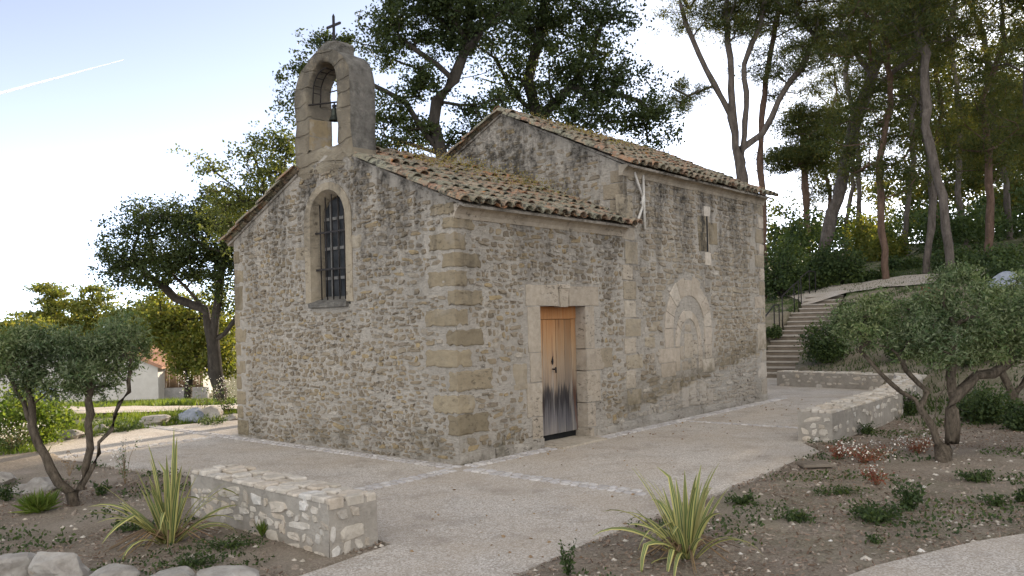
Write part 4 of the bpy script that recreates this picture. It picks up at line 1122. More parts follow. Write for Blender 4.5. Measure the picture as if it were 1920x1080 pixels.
# ------------------------------------------------------------------ oaks
D_ = 25.0
tree('oak_tree', 'dark evergreen oak with round crown left of the chapel',
     [[base_at(408, D_)]+T([(405, 700), (400, 640), (385, 580), (350, 540), (310, 500)], D_), T([(400, 640), (410, 560), (420, 480), (430, 420)], D_), T([(385, 580), (330, 560), (280, 520), (250, 480)], D_, .5), T([(405, 660), (440, 600), (470, 540)], D_)],
     [pxb(250, 470, 52, D_), pxb(320, 440, 70, D_, rz=62), pxb(225, 500, 38, D_), pxb(395, 460, 60, D_), pxb(310, 515, 60, D_, rz=34), pxb(290, 410, 42, D_, rz=30), pxb(450, 440, 70, D_), pxb(450, 520, 60, D_), pxb(400, 395, 40, D_)],
     190, 40000, 'oak', 'barkoak', lsize=.085, asp=.34, clump=.34, flat=.65, r_tip=.017, expo=.46)
tree('oak_tree', 'lighter leafy oak low behind the dark round oak',
     [[base_at(350, 31)]+T([(350, 650), (345, 600), (350, 560)], 31), T([(345, 620), (320, 580)], 31)],
     [pxb(320, 590, 70, 31, rz=45), pxb(390, 600, 60, 31), pxb(420, 660, 55, 31), pxb(340, 640, 60, 31, rz=36), pxb(380, 680, 50, 31, rz=40), pxb(290, 625, 45, 31, rz=30)],
     130, 24000, 'sunlit', 'barkoak', lsize=.12, asp=.36, clump=.45, r_tip=.015)
tree('oak_tree', 'thin airy oak rising behind the left roof slope of the chapel',
     [[base_at(470, 21.5)]+T([(480, 500), (500, 400), (490, 330), (470, 280)], 21.5), T([(500, 400), (440, 350), (400, 320)], 21.5), T([(500, 400), (530, 330), (540, 280)], 21.5)],
     [pxb(400, 318, 36, 21.5, rz=18), pxb(450, 360, 55, 21.5, rz=36), pxb(500, 300, 50, 21.5, rz=48), pxb(420, 400, 42, 21.5), pxb(520, 350, 50, 21.5), pxb(460, 420, 50, 21.5), pxb(545, 290, 40, 21.5), pxb(500, 250, 20, 21.5, rz=14)],
     130, 11000, 'oaklight', 'barkoak', lsize=.085, asp=.32, clump=.30, r_tip=.011, expo=.44)
D_ = 19.5
tree('oak_tree', 'large oak with dark forked trunk seen between the bellcote and the nave roof',
     [[base_at(830, D_)]+T([(832, 400), (828, 290), (815, 230), (820, 190), (850, 150), (870, 100), (880, 40), (885, -40)], D_),
      T([(828, 290), (790, 240), (760, 190), (720, 170), (680, 150)], D_, .4), T([(850, 150), (820, 120), (780, 95), (750, 70)], D_), T([(870, 100), (900, 60), (940, 20)], D_),
      T([(830, 300), (770, 270), (720, 255), (690, 240)], D_), T([(850, 150), (900, 140), (950, 120)], D_)],
     [pxb(720, 90, 50, D_, rz=34), pxb(800, 30, 90, D_, rz=55), pxb(740, 40, 45, D_, rz=26), pxb(720, 200, 50, D_, rz=28), pxb(610, 110, 45, D_, rz=34), pxb(570, 150, 40, D_, rz=34), pxb(640, 80, 30, D_, rz=18), pxb(560, 195, 30, D_, rz=22), pxb(760, 240, 60, D_, rz=24),
      pxb(900, 20, 90, D_, rz=60), pxb(900, 200, 60, D_, rz=34), pxb(840, -60, 130, D_, rz=60), pxb(800, 150, 60, D_, rz=28), pxb(700, 270, 45, D_, rz=16), pxb(860, 90, 50, D_, rz=24), pxb(905, 255, 40, D_+1, rz=24), pxb(860, 265, 30, D_+1, rz=20), pxb(780, 275, 40, D_+1, rz=14)],
     350, 52000, 'oak', 'barkoak', lsize=.075, asp=.34, clump=.25, flat=.6, r_tip=.0098, expo=.47)
D_ = 22.5
tree('oak_tree', 'broad dark oak directly above the nave roof ridge',
     [[base_at(1060, D_)]+T([(1050, 300), (1010, 220), (990, 150), (1010, 80), (1020, 0), (1030, -80)], D_), T([(1010, 220), (1070, 160), (1110, 100), (1130, 40)], D_), T([(1010, 220), (960, 170), (930, 110), (910, 60)], D_), T([(1070, 180), (1140, 170), (1200, 190)], D_)],
     [pxb(960, 60, 80, D_, rz=60), pxb(1050, 40, 80, D_, rz=60), pxb(1080, 120, 70, D_, rz=45), pxb(1100, 220, 75, D_, rz=40), pxb(1180, 200, 65, D_, rz=45), pxb(1030, 170, 60, D_, rz=40), pxb(1225, 240, 38, D_, rz=34), pxb(1150, 60, 40, D_, rz=60), pxb(980, -60, 130, D_, rz=60), pxb(1100, -50, 90, D_, rz=50), pxb(940, 140, 50, D_), pxb(1160, 150, 60, D_, rz=30), pxb(1000, 220, 60, D_, rz=24)],
     340, 54000, 'oak', 'barkoak', lsize=.088, asp=.34, clump=.33, flat=.6, r_tip=.014, expo=.46)
# ------------------------------------------------------------------ pines on the right
D_ = 30.0
tree('pine_tree', 'tall multi-stemmed pine standing just above the nave eave',
     [[base_at(1390, D_)]+T([(1392, 400), (1390, 330), (1372, 220), (1340, 160), (1310, 100), (1285, 40), (1270, -20)], D_),
      T([(1390, 330), (1400, 200), (1395, 120), (1425, 50), (1440, -30)], D_), T([(1400, 290), (1430, 250), (1460, 190), (1500, 130), (1530, 70)], D_, .6),
      T([(1372, 220), (1370, 110), (1360, 20), (1365, -40)], D_), T([(1340, 170), (1290, 180), (1260, 165)], D_)],
     [pxb(1290, 30, 50, D_, rz=26), pxb(1350, 0, 70, D_, rz=28), pxb(1430, 20, 80, D_, rz=32), pxb(1500, 60, 60, D_, rz=28), pxb(1530, 100, 45, D_, rz=22), pxb(1280, 170, 48, D_, rz=22), pxb(1300, -40, 80, D_, rz=30), pxb(1440, -60, 130, D_, rz=50), pxb(1470, 130, 60, D_, rz=16), pxb(1380, 60, 60, D_, rz=20), pxb(1265, 205, 20, D_, rz=10)],
     240, 56000, 'pine', 'barkpine', lsize=.15, asp=.09, clump=.38, flat=.45, r_tip=.015, expo=.48)
tree('pine_tree', 'straight slim pine right beside the multi-stemmed one',
     [[base_at(1436, 31)]+T([(1432, 400), (1424, 300), (1430, 200), (1445, 100), (1460, 0), (1465, -60)], 31)],
     [pxb(1470, 20, 80, 31, rz=50), pxb(1500, -40, 110, 31, rz=50), pxb(1440, 120, 60, 31, rz=20), pxb(1490, 170, 50, 31, rz=14)], 110, 22000, 'pine', 'barkred', lsize=.15, asp=.09, clump=.40, flat=.45, r_tip=.013)
tree('pine_tree', 'tall pine whose pale trunk leans right above the stairs',
     [[base_at(1540, 32)]+T([(1545, 470), (1560, 400), (1580, 330), (1600, 240), (1635, 140), (1660, 70), (1700, 0), (1740, -70)], 32), T([(1635, 140), (1600, 90), (1560, 50), (1530, 20)], 32), T([(1620, 190), (1680, 130), (1730, 90)], 32)],
     [pxb(1600, 30, 80, 34, rz=50), pxb(1680, 40, 80, 34.5, rz=50), pxb(1740, 90, 60, 34, rz=40), pxb(1560, 90, 50, 33, rz=30), pxb(1700, -50, 140, 33, rz=60)], 170, 40000, 'pine', 'barkpine', lsize=.15, asp=.09, clump=.42, flat=.5, r_tip=.017, expo=.5)
tree('pine_tree', 'young bushy pine between the slim pine and the leaning trunk',
     [[base_at(1515, 40)]+T([(1515, 440), (1510, 350), (1505, 260), (1500, 220)], 40), T([(1510, 400), (1530, 340)], 40)],
     [pxb(1500, 240, 40, 40), pxb(1490, 300, 50, 40, rz=24), pxb(1530, 290, 50, 40, rz=26), pxb(1540, 240, 36, 40)], 90, 26000, 'pine', 'barkred', lsize=.18, asp=.12, clump=.55, flat=.5, r_tip=.02)
# pine wood: prototypes copied
def proto_pine(name, label, h, lean, seed, leaf='pine', bark_='barkpine', crown=(.40, 1.0), spread=3.2, nleaf=24000):
    global rng
    rng = np.random.default_rng(seed)
    pts = [np.array([0, 0, -.3])]
    for k in range(1, 7):
        t = k/6; pts.append(np.array([lean*t*h*.25+rng.normal()*.55*t, rng.normal()*.5*t, h*t*.92]))
    bl_ = []
    for k in range(13):
        t = rng.uniform(*crown); a = rng.uniform(0, 6.28); r = spread*(1-.45*abs(t-.75)/.3)*rng.uniform(.3, .8)
        bl_.append(((lean*t*h*.25+math.cos(a)*r, math.sin(a)*r, h*t), spread*.45, spread*.45, h*.055))
    t0 = [tuple(p) for p in pts]
    return tree(name, label, [t0], bl_, 130, nleaf, leaf, bark_, lsize=.16, asp=.11, clump=.46, flat=.5, r_tip=.0115, expo=.5, group='pines of the wood on the right')
PR = [proto_pine('pine_tree', 'x', 15, .35, 11), proto_pine('pine_tree', 'x', 13, -.2, 12, bark_='barkred', crown=(.25, 1.0)), proto_pine('pine_tree', 'x', 17, .1, 13, crown=(.35, 1.0), spread=3.5, nleaf=28000)]
WOODP = [(1590, 46, 0, .85, 'far reddish trunk right of the leaning pine'), (1665, 30, 1, 1.0, 'stout dark trunk forking right of the yellow shrubs'), (1740, 30, 2, .95, 'first tall trunk left of the pale curved one'),
         (1790, 27, 0, 1.05, 'pale curved trunk above the hill path'), (1860, 31, 1, 1.0, 'dark trunk near the right edge above the path'), (1930, 28, 2, 1.0, 'crown cut by the right edge of the view'),
         (1630, 44, 2, .95, 'far trunk behind the yellow shrubs'), (1700, 42, 0, 1.0, 'far crown behind the stout forked pine'), (1765, 43, 1, 1.15, 'far crown left of the sun gap'),
         (1820, 41, 2, 1.0, 'thin far trunk under the sun gap'), (1900, 42, 0, 1.1, 'far dark crown right of the sun gap'), (1960, 40, 1, 1.2, 'far crown beyond the right edge'), (1560, 52, 1, 1.0, 'distant small crown behind the leaning pine'),
         (2040, 26, 0, 1.1, 'foreground crown beyond the right edge'), (2120, 24, 2, 1.0, 'large crown outside the right edge')]
for i, (px, D, k, sc, lab) in enumerate(WOODP):
    b = base_at(px, D, .0); lb = 'pine in the wood, '+lab
    if i < 3 and i == [0, 1, 2][i] and k == i:
        o = PR[k]; o.location = b; o.rotation_euler = (0, 0, random.uniform(0, 1)); o.scale = (sc,)*3; o['label'] = lb
    else: copy_tree(PR[k], b, random.uniform(0, 6.28), sc, lb)
rng = np.random.default_rng(99)
# far wood closing the view (stuff) : real crowns standing on the hill
def woodmass(name, label, spots, nleaf, leaf, lsize, flat=.8):
    cs = []
    for (x, y, zc, r, rz) in spots:
        k = nleaf//len(spots); m_ = max(4, int(r*6)); d = rng.normal(size=(m_, 3)); d /= np.linalg.norm(d, axis=1)[:, None]
        sub = np.array([x, y, zc])+d*np.array([r, r, rz])*rng.uniform(.3, 1, (m_, 1))
        ii = rng.integers(0, m_, k); cs.append(sub[ii]+rng.normal(size=(k, 3))*r*.17)
    o = leaves_mesh(name, np.concatenate(cs), lsize, .35, M[leaf]); return tag(o, label, 'trees', kind='stuff')
sp = []
for k in range(55):
    y = rng.uniform(44, 80); px_ = rng.uniform(1480, 2300); x = (px_-960)/F*y; zc = H(x, y)+rng.uniform(2, 19)
    py_ = 540+HZ-(px_-960)*ROLL-(zc-CH)/y*F
    if math.hypot(px_-1885, py_-25) < 75 or (px_ < 1600 and py_ < 300): continue
    sp.append((x, y, zc, rng.uniform(2, 3.2), rng.uniform(1.5, 2.6)))
for k in range(34):
    y = rng.uniform(46, 62); px_ = rng.uniform(1660, 2050); py_ = rng.uniform(180, 450); c_ = at(px_, py_, y)
    if math.hypot(px_-1700, py_-320) < 35: continue
    sp.append((c_.x, y, c_.z, rng.uniform(1.6, 2.6), rng.uniform(1.3, 2.2)))
woodmass('pine_wood', 'dark mass of far pine crowns filling the right horizon', sp, 120000, 'pine', .22)
sp = []
for k in range(44):
    y = rng.uniform(36, 56); px_ = rng.uniform(1440, 2150); x = (px_-960)/F*y; sp.append((x, y, H(x, y)+rng.uniform(.3, 1.8), rng.uniform(1.0, 1.8), rng.uniform(.8, 1.4)))
woodmass('undergrowth', 'dark scrub covering the ground between the far pine trunks', sp, 42000, 'shrub', .16)
sp = []
for k in range(40):
    px = rng.uniform(-150, 470); D = rng.uniform(75, 130); u = level(px, 600)[0]; x = u/F*D
    sp.append((x, D, -3+rng.uniform(1.5, 5), rng.uniform(2.5, 4.5), rng.uniform(2, 3.6)))
woodmass('far_wood', 'pale green far treeline beyond the white house', sp, 50000, 'sunlit', .34)
# undergrowth and shrubs as individual plants
def shrub(label, px, py, D, rpx, rz, n, leaf, lsize=.08, name='shrub', group=None, zb_=None, asp=.35):
    c = at(px, py, D); x, y = c.x, c.y; zg = H(x, y)
    r = rpx/F*D; h = rz/F*D
    top = max(c.z+h, zg+.3)
    o = thing(name, label, 'shrub', (x, y, zg), 0, group)
    n_ = 26; mb = MB(); tips = []
    for k in range(n_):
        a = random.uniform(0, 6.28); rr = r*math.sqrt(random.random())*.95; hh = (top-zg)*random.uniform(.45, 1)*(1-.35*(rr/r)**2)
        p = (rr*math.cos(a), rr*math.sin(a), hh); tips.append(p)
        mb.tube([(random.uniform(-.04, .04), random.uniform(-.04, .04), -.05), (p[0]*.5, p[1]*.5, hh*.6), p], [.012*max(1, D/15), .008, .003], 4, cap=False)
    mb.build('stems', M['barkoak'], o)
    tips = np.array(tips); sub = np.concatenate([tips, tips*np.array([.9, .9, .6]), tips*np.array([.8, .8, .3])])
    ii = rng.integers(0, len(sub), n); cs = sub[ii]+rng.normal(size=(n, 3))*r*.16
    cs[:, 2] = np.maximum(cs[:, 2], .0)
    leaves_mesh('foliage', cs, lsize, asp, M[leaf], o)
    return o
SHR = [('dark shrub right beside the far corner of the chapel', 1465, 500, 30, 45, 55, 4200, 'shrub', .12), ('round green shrub behind the top of the handrail', 1520, 510, 31, 34, 34, 3200, 'shrub', .12),
       ('dark shrub at the foot of the leaning pine', 1570, 490, 31, 45, 45, 4200, 'shrub', .12), ('yellow sunlit shrub between the pine trunks', 1625, 450, 44, 45, 55, 3800, 'sunlit', .16), ('second yellow shrub lower right of the bright one', 1660, 480, 42, 40, 40, 3200, 'sunlit', .15),
       ('dark shrub behind the hill path under the stout pine', 1700, 515, 34, 40, 22, 2600, 'shrub', .12), ('low green shrub beyond the hill path', 1640, 525, 31, 35, 10, 1800, 'shrub', .11),
       ('dark bush below the pale curved pine trunk', 1790, 500, 30, 45, 30, 3400, 'shrub', .12), ('dark bush on the bank near the right edge', 1870, 490, 28, 50, 28, 3600, 'shrub', .11),
       ('sunlit bush glimpsed beyond the chapel corner', 1470, 420, 46, 40, 60, 3600, 'sunlit', .17), ('low dark bush beneath the handrail by the chapel corner', 1452, 700, 24.2, 14, 26, 1500, 'shrub', .07),
       ('leafy green shrub growing right of the stairs', 1545, 640, 20.5, 45, 30, 4200, 'shrub', .065), ('grey green shrub beside the upper steps', 1600, 600, 22.5, 45, 30, 3600, 'olive', .07), ('dark green bush on the slope above the curved wall', 1700, 640, 19, 50, 28, 3600, 'shrub', .065),
       ('light green bush in the middle of the slope', 1660, 590, 22, 45, 24, 3200, 'shrub', .07), ('bush near the top of the slope by the hill path', 1740, 575, 21, 40, 30, 3200, 'olive', .07), ('upright shrub with reddish stems by the hill path', 1742, 560, 23, 14, 26, 900, 'redleaf', .06),
       ('green bush behind the crown of the broad olive', 1830, 640, 17, 60, 36, 4500, 'shrub', .065), ('low bush right of the olive trunk on the slope', 1850, 745, 12.5, 60, 16, 3600, 'shrub', .05), ('low bush at the right edge of the slope', 1925, 770, 11.5, 40, 20, 3200, 'shrub', .05),
       ('small bush left of the olive trunk behind the curved wall', 1700, 745, 13.5, 22, 12, 900, 'shrub', .045), ('bush high on the bank at the right edge', 1900, 520, 24, 50, 30, 3600, 'shrub', .09), ('dry grey bush on the bank behind the path', 1800, 520, 26, 45, 24, 2600, 'olive', .09)]
for lab, px, py, D, r, rz, n, lf, ls in SHR: shrub(lab, px, py, D, r, rz, n, lf, ls)
shrub('bright green hedge bush at the left edge by the road', 10, 770, 12.5, 95, 40, 9000, 'grass', .06, name='hedge_bush')
shrub('sunlit grassy bush on the left of the road', 75, 780, 14.0, 45, 14, 5000, 'grass', .07, name='hedge_bush')
# cedars far left
for i, (px, D, h, lab) in enumerate(((95, 70, 0, 'sunlit cedar with layered boughs, left one of the far pair'), (172, 70, 6, 'sunlit cedar with layered boughs, right one of the far pair'))):
    b = base_at(px, D)
    bl_ = [pxb(px+random.uniform(-14, 14), y, 20+(y-535)*.28, D, rz=8) for y in range(538+h, 640, 13)]
    tree('cedar_tree', lab, [[b, at(px, 640, D), at(px, 580, D), at(px+2, 536+h, D)]], bl_, 90, 9000, 'sunlit', 'barkoak', lsize=.32, asp=.22, clump=.75, flat=.25, r_tip=.03, group='far cedars')
tree('broadleaf_tree', 'rounded light green tree at the far left edge', [[base_at(30, 62), at(30, 650, 62), at(28, 620, 62)]], [pxb(25, 630, 42, 62, rz=26), pxb(70, 645, 40, 62, rz=24)], 60, 9000, 'sunlit', 'barkoak', lsize=.28, clump=.8, r_tip=.03)
tree('broadleaf_tree', 'dark green tree behind the roof of the white house', [[base_at(285, 60), at(285, 650, 60), at(290, 600, 60)]], [pxb(270, 600, 40, 60, rz=30), pxb(300, 625, 36, 60, rz=24), pxb(245, 610, 34, 60, rz=20)], 70, 10000, 'oaklight', 'barkoak', lsize=.28, clump=.8, r_tip=.03)
# ------------------------------------------------------------------ striped plants
def phormium(label, px, py, n, hmax, seed, lean=0):
    global V
    base = gr(px, py); random.seed(seed)
    o = thing('striped_flax_plant', label, 'plant', base)
    verts = []; faces = []; acr = []
    for i in range(n):
        a = random.uniform(0, 6.283); el = random.uniform(.08, .95) if i > 6 else random.uniform(.03, .25)
        ln = hmax*random.uniform(.6, 1.05)*(1.1 if i < 7 else .95); wd = random.uniform(.009, .017); curl = random.uniform(.1, 1.7)*(el*1.5+.12)
        kink = random.randint(4, 7) if i % 5 == 0 else -1
        if i % 11 == 0: curl *= 2.0; el += .35
        r0 = random.uniform(0, .055); p = Vector((math.cos(a)*r0, math.sin(a)*r0, -.02)); th = el; seg = 9
        d_h = Vector((math.cos(a), math.sin(a), 0)); sd_ = Vector((-math.sin(a), math.cos(a), 0)); tw = random.uniform(-.8, .8)
        for k in range(seg+1):
            t = k/seg; wdt = wd*(.75+1.0*math.sin(min(1, t*1.35)*math.pi*.62))*(1-t**3)+.0008
            d = d_h*math.sin(th)+Vector((0, 0, 1))*math.cos(th); nrm_ = sd_.cross(d)
            s2 = (sd_*math.cos(tw*t)+nrm_*math.sin(tw*t))
            up_ = s2.cross(d)
            for q, (kx, kz) in enumerate(((-1, 0), (-.6, -.35), (0, -.6), (.6, -.35), (1, 0))):
                verts.append(tuple(p+s2*wdt*kx+up_*wdt*kz*.55)); acr.append((kx+1)/2)
            if k < seg:
                b0 = len(verts)-5
                for q in range(4): faces.append((b0+q, b0+q+1, b0+q+6, b0+q+5))
            if k == kink: th += random.uniform(.5, 1.3)
            p = p+d*ln/seg; th += curl/seg*(.3+1.6*t)
    me = bpy.data.meshes.new('leaves'); me.from_pydata(verts, [], faces); me.materials.append(M['phorm'])
    me.polygons.foreach_set('use_smooth', [True]*len(faces))
    at_ = me.attributes.new('across', 'FLOAT', 'POINT'); at_.data.foreach_set('value', acr); me.update()
    l_ = bpy.data.objects.new('leaves', me); C.objects.link(l_); l_.parent = o
    mb = MB()
    for i in range(18):
        a = random.uniform(0, 6.28); r = random.uniform(.25, .6)*hmax; mb.tube([(0, 0, .02), (math.cos(a)*r*.4, math.sin(a)*r*.4, hmax*.16), (math.cos(a)*r*.8, math.sin(a)*r*.8, .05), (math.cos(a)*r, math.sin(a)*r, .01)], [.007, .007, .005, .002], 4, cap=False)
    mb.build('dry_leaves', M['dry'], o)
    return o
phormium('yellow striped flax plant by the short wall in the left bed', 318, 1020, 48, .84, 3)
phormium('yellow striped flax plant alone in the right front bed', 1288, 1046, 46, .80, 8)
random.seed(21)
# ------------------------------------------------------------------ rocks
def rock(label, px, py, wd, ht, dp, seed, mat='rock', z=None, D=None, group='boulders edging the beds', rz=None):
    p = gr(px, py) if D is None else Vector((at(px, py, D).x, D, H(at(px, py, D).x, D)))
    if z is not None: p.z = z
    import bmesh
    bm = bmesh.new(); bmesh.ops.create_icosphere(bm, subdivisions=4, radius=1)
    r_ = np.random.default_rng(seed); cuts = []
    for k in range(13):
        d = r_.normal(size=3); d /= np.linalg.norm(d); cuts.append((Vector(d), r_.uniform(.58, .88)))
    for v in bm.verts:
        q = v.co.copy()
        for d, c in cuts:
            k = q.dot(d)
            if k > c: q -= d*(k-c)*.93
        n = mnoise.fractal(q*1.7+Vector((seed, 0, 0)), 1, 2, 5)*.09
        q += q.normalized()*n; v.co = (q.x*wd/2*1.2, q.y*dp/2*1.2, q.z*ht*.72+ht*.28)
    me = bpy.data.meshes.new('rock'); bm.to_mesh(me); bm.free(); me.materials.append(M[mat])
    o = bpy.data.objects.new('rock', me); C.objects.link(o); o.location = p; o.rotation_euler = (0, 0, rz if rz is not None else seed*1.3)
    return tag(o, label, 'rock', group)
rock('pale boulder in the bottom left corner', 18, 1092, .36, .22, .3, 1); rock('large angular pale boulder, second from the left corner', 108, 1090, .40, .24, .32, 2)
rock('low pale boulder, third along the front row', 203, 1102, .34, .15, .3, 3); rock('flat pale boulder, fourth along the front row', 312, 1104, .40, .15, .3, 4); rock('broad flat boulder at the right end of the front row', 420, 1104, .44, .14, .3, 5)
rock('pale boulder behind the stems of the left olive', 75, 920, .40, .17, .3, 6); rock('small pale stone at the left edge beside the olive', 8, 905, .25, .14, .25, 7); rock('grey white stone partly hidden at the left edge', 40, 925, .3, .1, .2, 17)
rock('pale round boulder at the pavement edge by the road', 293, 796, .50, .21, .4, 8); rock('blue grey boulder by the chapel corner beyond the pavement', 362, 788, .52, .24, .45, 9, 'rockblue'); rock('pale boulder with a rust stain next to the blue grey one', 393, 787, .42, .27, .4, 10)
rock('low pale stone nearest the chapel corner', 437, 786, .4, .12, .3, 11); rock('small mossy stone left along the pavement edge', 130, 822, .4, .14, .35, 12); rock('small pale stone between the olive stems by the road', 190, 808, .3, .12, .25, 13)
rock('dark low boulder before the white house', 76, 752, 1.5, .9, .9, 14, 'rockblue', D=27)
rock('weathered boulder on the bank top at the right edge', 1890, 520, 1.1, .55, .9, 15, 'rockblue', D=22)
# ------------------------------------------------------------------ small plants
def weed(label, px, py, n, r, h, leaf, ls, seed, name='weed', spiky=False, flowers=0, group='weeds in the beds', fl='petal', asp=.25, z=None):
    p = gr(px, py); p.z = Hc(p.x, p.y) if z is None else z
    o = thing(name, label, 'plant', p, 0, group); rg = random.Random(seed); mb = MB(); tips = []
    for k in range(max(5, n//14)):
        a = rg.uniform(0, 6.28); rr = r*rg.uniform(.2, 1); hh = h*rg.uniform(.4, 1)
        q = (rr*math.cos(a), rr*math.sin(a), hh); mb.tube([(0, 0, -.02), (q[0]*.4, q[1]*.4, hh*.6), q], [.003, .0025, .0012], 3, cap=False); tips.append(q)
    so_ = mb.build('stems', M['dry' if flowers else leaf], o)
    tips = np.array(tips); ii = rng.integers(0, len(tips), n); t = rng.uniform(.15, 1, (n, 1)); sub = tips[ii]*t*np.array([1, 1, 1])
    al = None
    if spiky: al = tips[ii]*1.0+np.array([0, 0, h*.6]); al = al/np.linalg.norm(al, axis=1)[:, None]; sub = sub*.25
    leaves_mesh('foliage', sub+rng.normal(size=(n, 3))*r*.10*np.array([1, 1, .5]), ls, asp, M[leaf], o, along=al)
    if flowers:
        ii = rng.integers(0, len(tips), flowers); leaves_mesh('blossom', tips[ii]+rng.normal(size=(flowers, 3))*r*.12, .022, .5, M[fl], o)
    return o
weed('tufted bright green grass at the foot of the left olive', 75, 960, 420, .26, .22, 'grass', .16, 1, 'grass_tuft', True, asp=.05)
weed('green leafy weed between the left rocks and the flax', 240, 995, 260, .25, .10, 'shrub', .035, 2); weed('green mat of weeds in front of the short wall', 430, 1030, 500, .34, .07, 'shrub', .03, 3)
weed('upright grass sprout before the short wall', 492, 1010, 60, .04, .16, 'grass', .12, 4, 'grass_tuft', True, asp=.07)
weed('green ground weed right above the front boulders', 350, 1065, 420, .30, .06, 'shrub', .028, 5); weed('tall wispy plant with white flowers behind the flax', 235, 905, 130, .16, .55, 'olive', .03, 6, 'flowering_plant', flowers=70)
weed('dry reddish seed stalks beside the left olive', 130, 890, 60, .12, .36, 'dry', .02, 7, 'seed_stalks', flowers=30, fl='dry'); weed('green tuft beside the base of the left olive trunk', 190, 930, 180, .12, .16, 'shrub', .04, 8)
weed('dark bushy plant at the left edge', 12, 940, 420, .2, .24, 'shrub', .03, 9); weed('white flowered bush at the left edge of the pavement', 28, 850, 700, .42, .42, 'shrub', .04, 10, 'flowering_plant', flowers=160)
weed('sprig of green leaves at the bottom centre', 1065, 1078, 160, .07, .24, 'shrub', .032, 11)
weed('green tuft right of the right flax', 1390, 945, 300, .16, .10, 'shrub', .04, 12); weed('low weed between the flax and the red flowers', 1490, 975, 380, .24, .07, 'shrub', .035, 13)
weed('broad green weed below the red flowers', 1640, 975, 700, .32, .16, 'shrub', .04, 14); weed('leafy plant with upright stems below the red flowers', 1705, 955, 420, .18, .28, 'shrub', .045, 15)
weed('round dark green cushion plant before the olive trunk', 1830, 900, 700, .24, .12, 'shrub', .032, 16); weed('small weed near the right edge of the bed', 1865, 950, 220, .14, .09, 'shrub', .035, 17); weed('weed at the very right edge of the bed', 1918, 945, 240, .13, .14, 'shrub', .035, 18)
weed('dark green bushy weed behind the curved wall end', 1625, 815, 420, .20, .18, 'shrub', .035, 19); weed('low green weeds stretching toward the pavement', 1560, 925, 400, .4, .06, 'shrub', .03, 20); weed('tiny weed beside the lower footpath', 1640, 1015, 160, .15, .05, 'shrub', .03, 21)
weed('red and white flowering plant beneath the olive', 1620, 868, 520, .36, .22, 'redleaf', .03, 22, 'flowering_plant', flowers=110); weed('red flowering plant close to the olive trunk', 1720, 850, 420, .30, .20, 'redleaf', .03, 23, 'flowering_plant', flowers=110)
weed('red flowering plant nearest the drain cover', 1570, 862, 300, .18, .2, 'redleaf', .03, 24, 'flowering_plant', flowers=40); weed('small red flowered plant lower in the bed', 1645, 910, 260, .2, .2, 'redleaf', .03, 25, 'flowering_plant', flowers=25)
weed('reddish sprig at the end of the curved wall', 1520, 826, 70, .1, .13, 'redleaf', .03, 26, 'flowering_plant', flowers=6)
weed('white flowered plant by the blue grey boulder', 378, 778, 160, .5, .75, 'olive', .05, 27, 'flowering_plant', flowers=150); weed('green plant among the pavement edge stones', 230, 808, 500, .5, .35, 'shrub', .06, 28); weed('green tuft between the two pale boulders', 330, 790, 350, .3, .45, 'grass', .1, 29, 'grass_tuft', True, asp=.08)
weed('leafy plant at the foot of the rust stained boulder', 400, 795, 350, .35, .3, 'shrub', .05, 30); weed('pink flowered plant right against the chapel corner', 425, 775, 260, .5, .7, 'shrub', .05, 31, 'flowering_plant', flowers=60); weed('small green plant by the mossy stone', 165, 818, 380, .4, .25, 'shrub', .05, 32)
# grass (stuff) : blades on the left verge
def blades(name, label, spots, n, h, mat='grass', wd=.012):
    cs = []
    for (x0, x1, y0, y1) in spots:
        k = n//len(spots); X = rng.uniform(x0, x1, k); Y = rng.uniform(y0, y1, k)
        for x, y in zip(X, Y):
            if not inpoly(x, y, PAVE) and nz((x, y, 0), .8) > -.25: cs.append((x, y, Hc(x, y)-.01))
    cs = np.array(cs); n = len(cs); a = rng.normal(size=(n, 3))*.35; a[:, 2] = 1; a /= np.linalg.norm(a, axis=1)[:, None]
    b = np.cross(a, rng.normal(size=(n, 3))); b /= np.linalg.norm(b, axis=1)[:, None]; s_ = h*rng.uniform(.4, 1.2, n)[:, None]
    v = np.stack([cs-b*wd, cs+b*wd, cs+a*s_], 1).reshape(-1, 3)
    return tag(np_mesh(name, v, np.arange(3*n), 3, M[mat]), label, 'grass', kind='stuff')
blades('grass', 'green grass verge along the far side of the road', [(-14, -5, 23.6, 28), (-24, -9, 27, 33)], 26000, .22, wd=.02)
blades('grass', 'grass and weeds between the pavement and the road', [(-10.5, -4.6, 14.6, 16.7), (-9, -6, 11.5, 14.5)], 14000, .14)
blades('grass', 'sparse green weeds covering the right slope', [(6, 14, 12, 22), (9, 18, 18, 28), (9, 20, 24, 34)], 32000, .12, 'shrub', wd=.015)
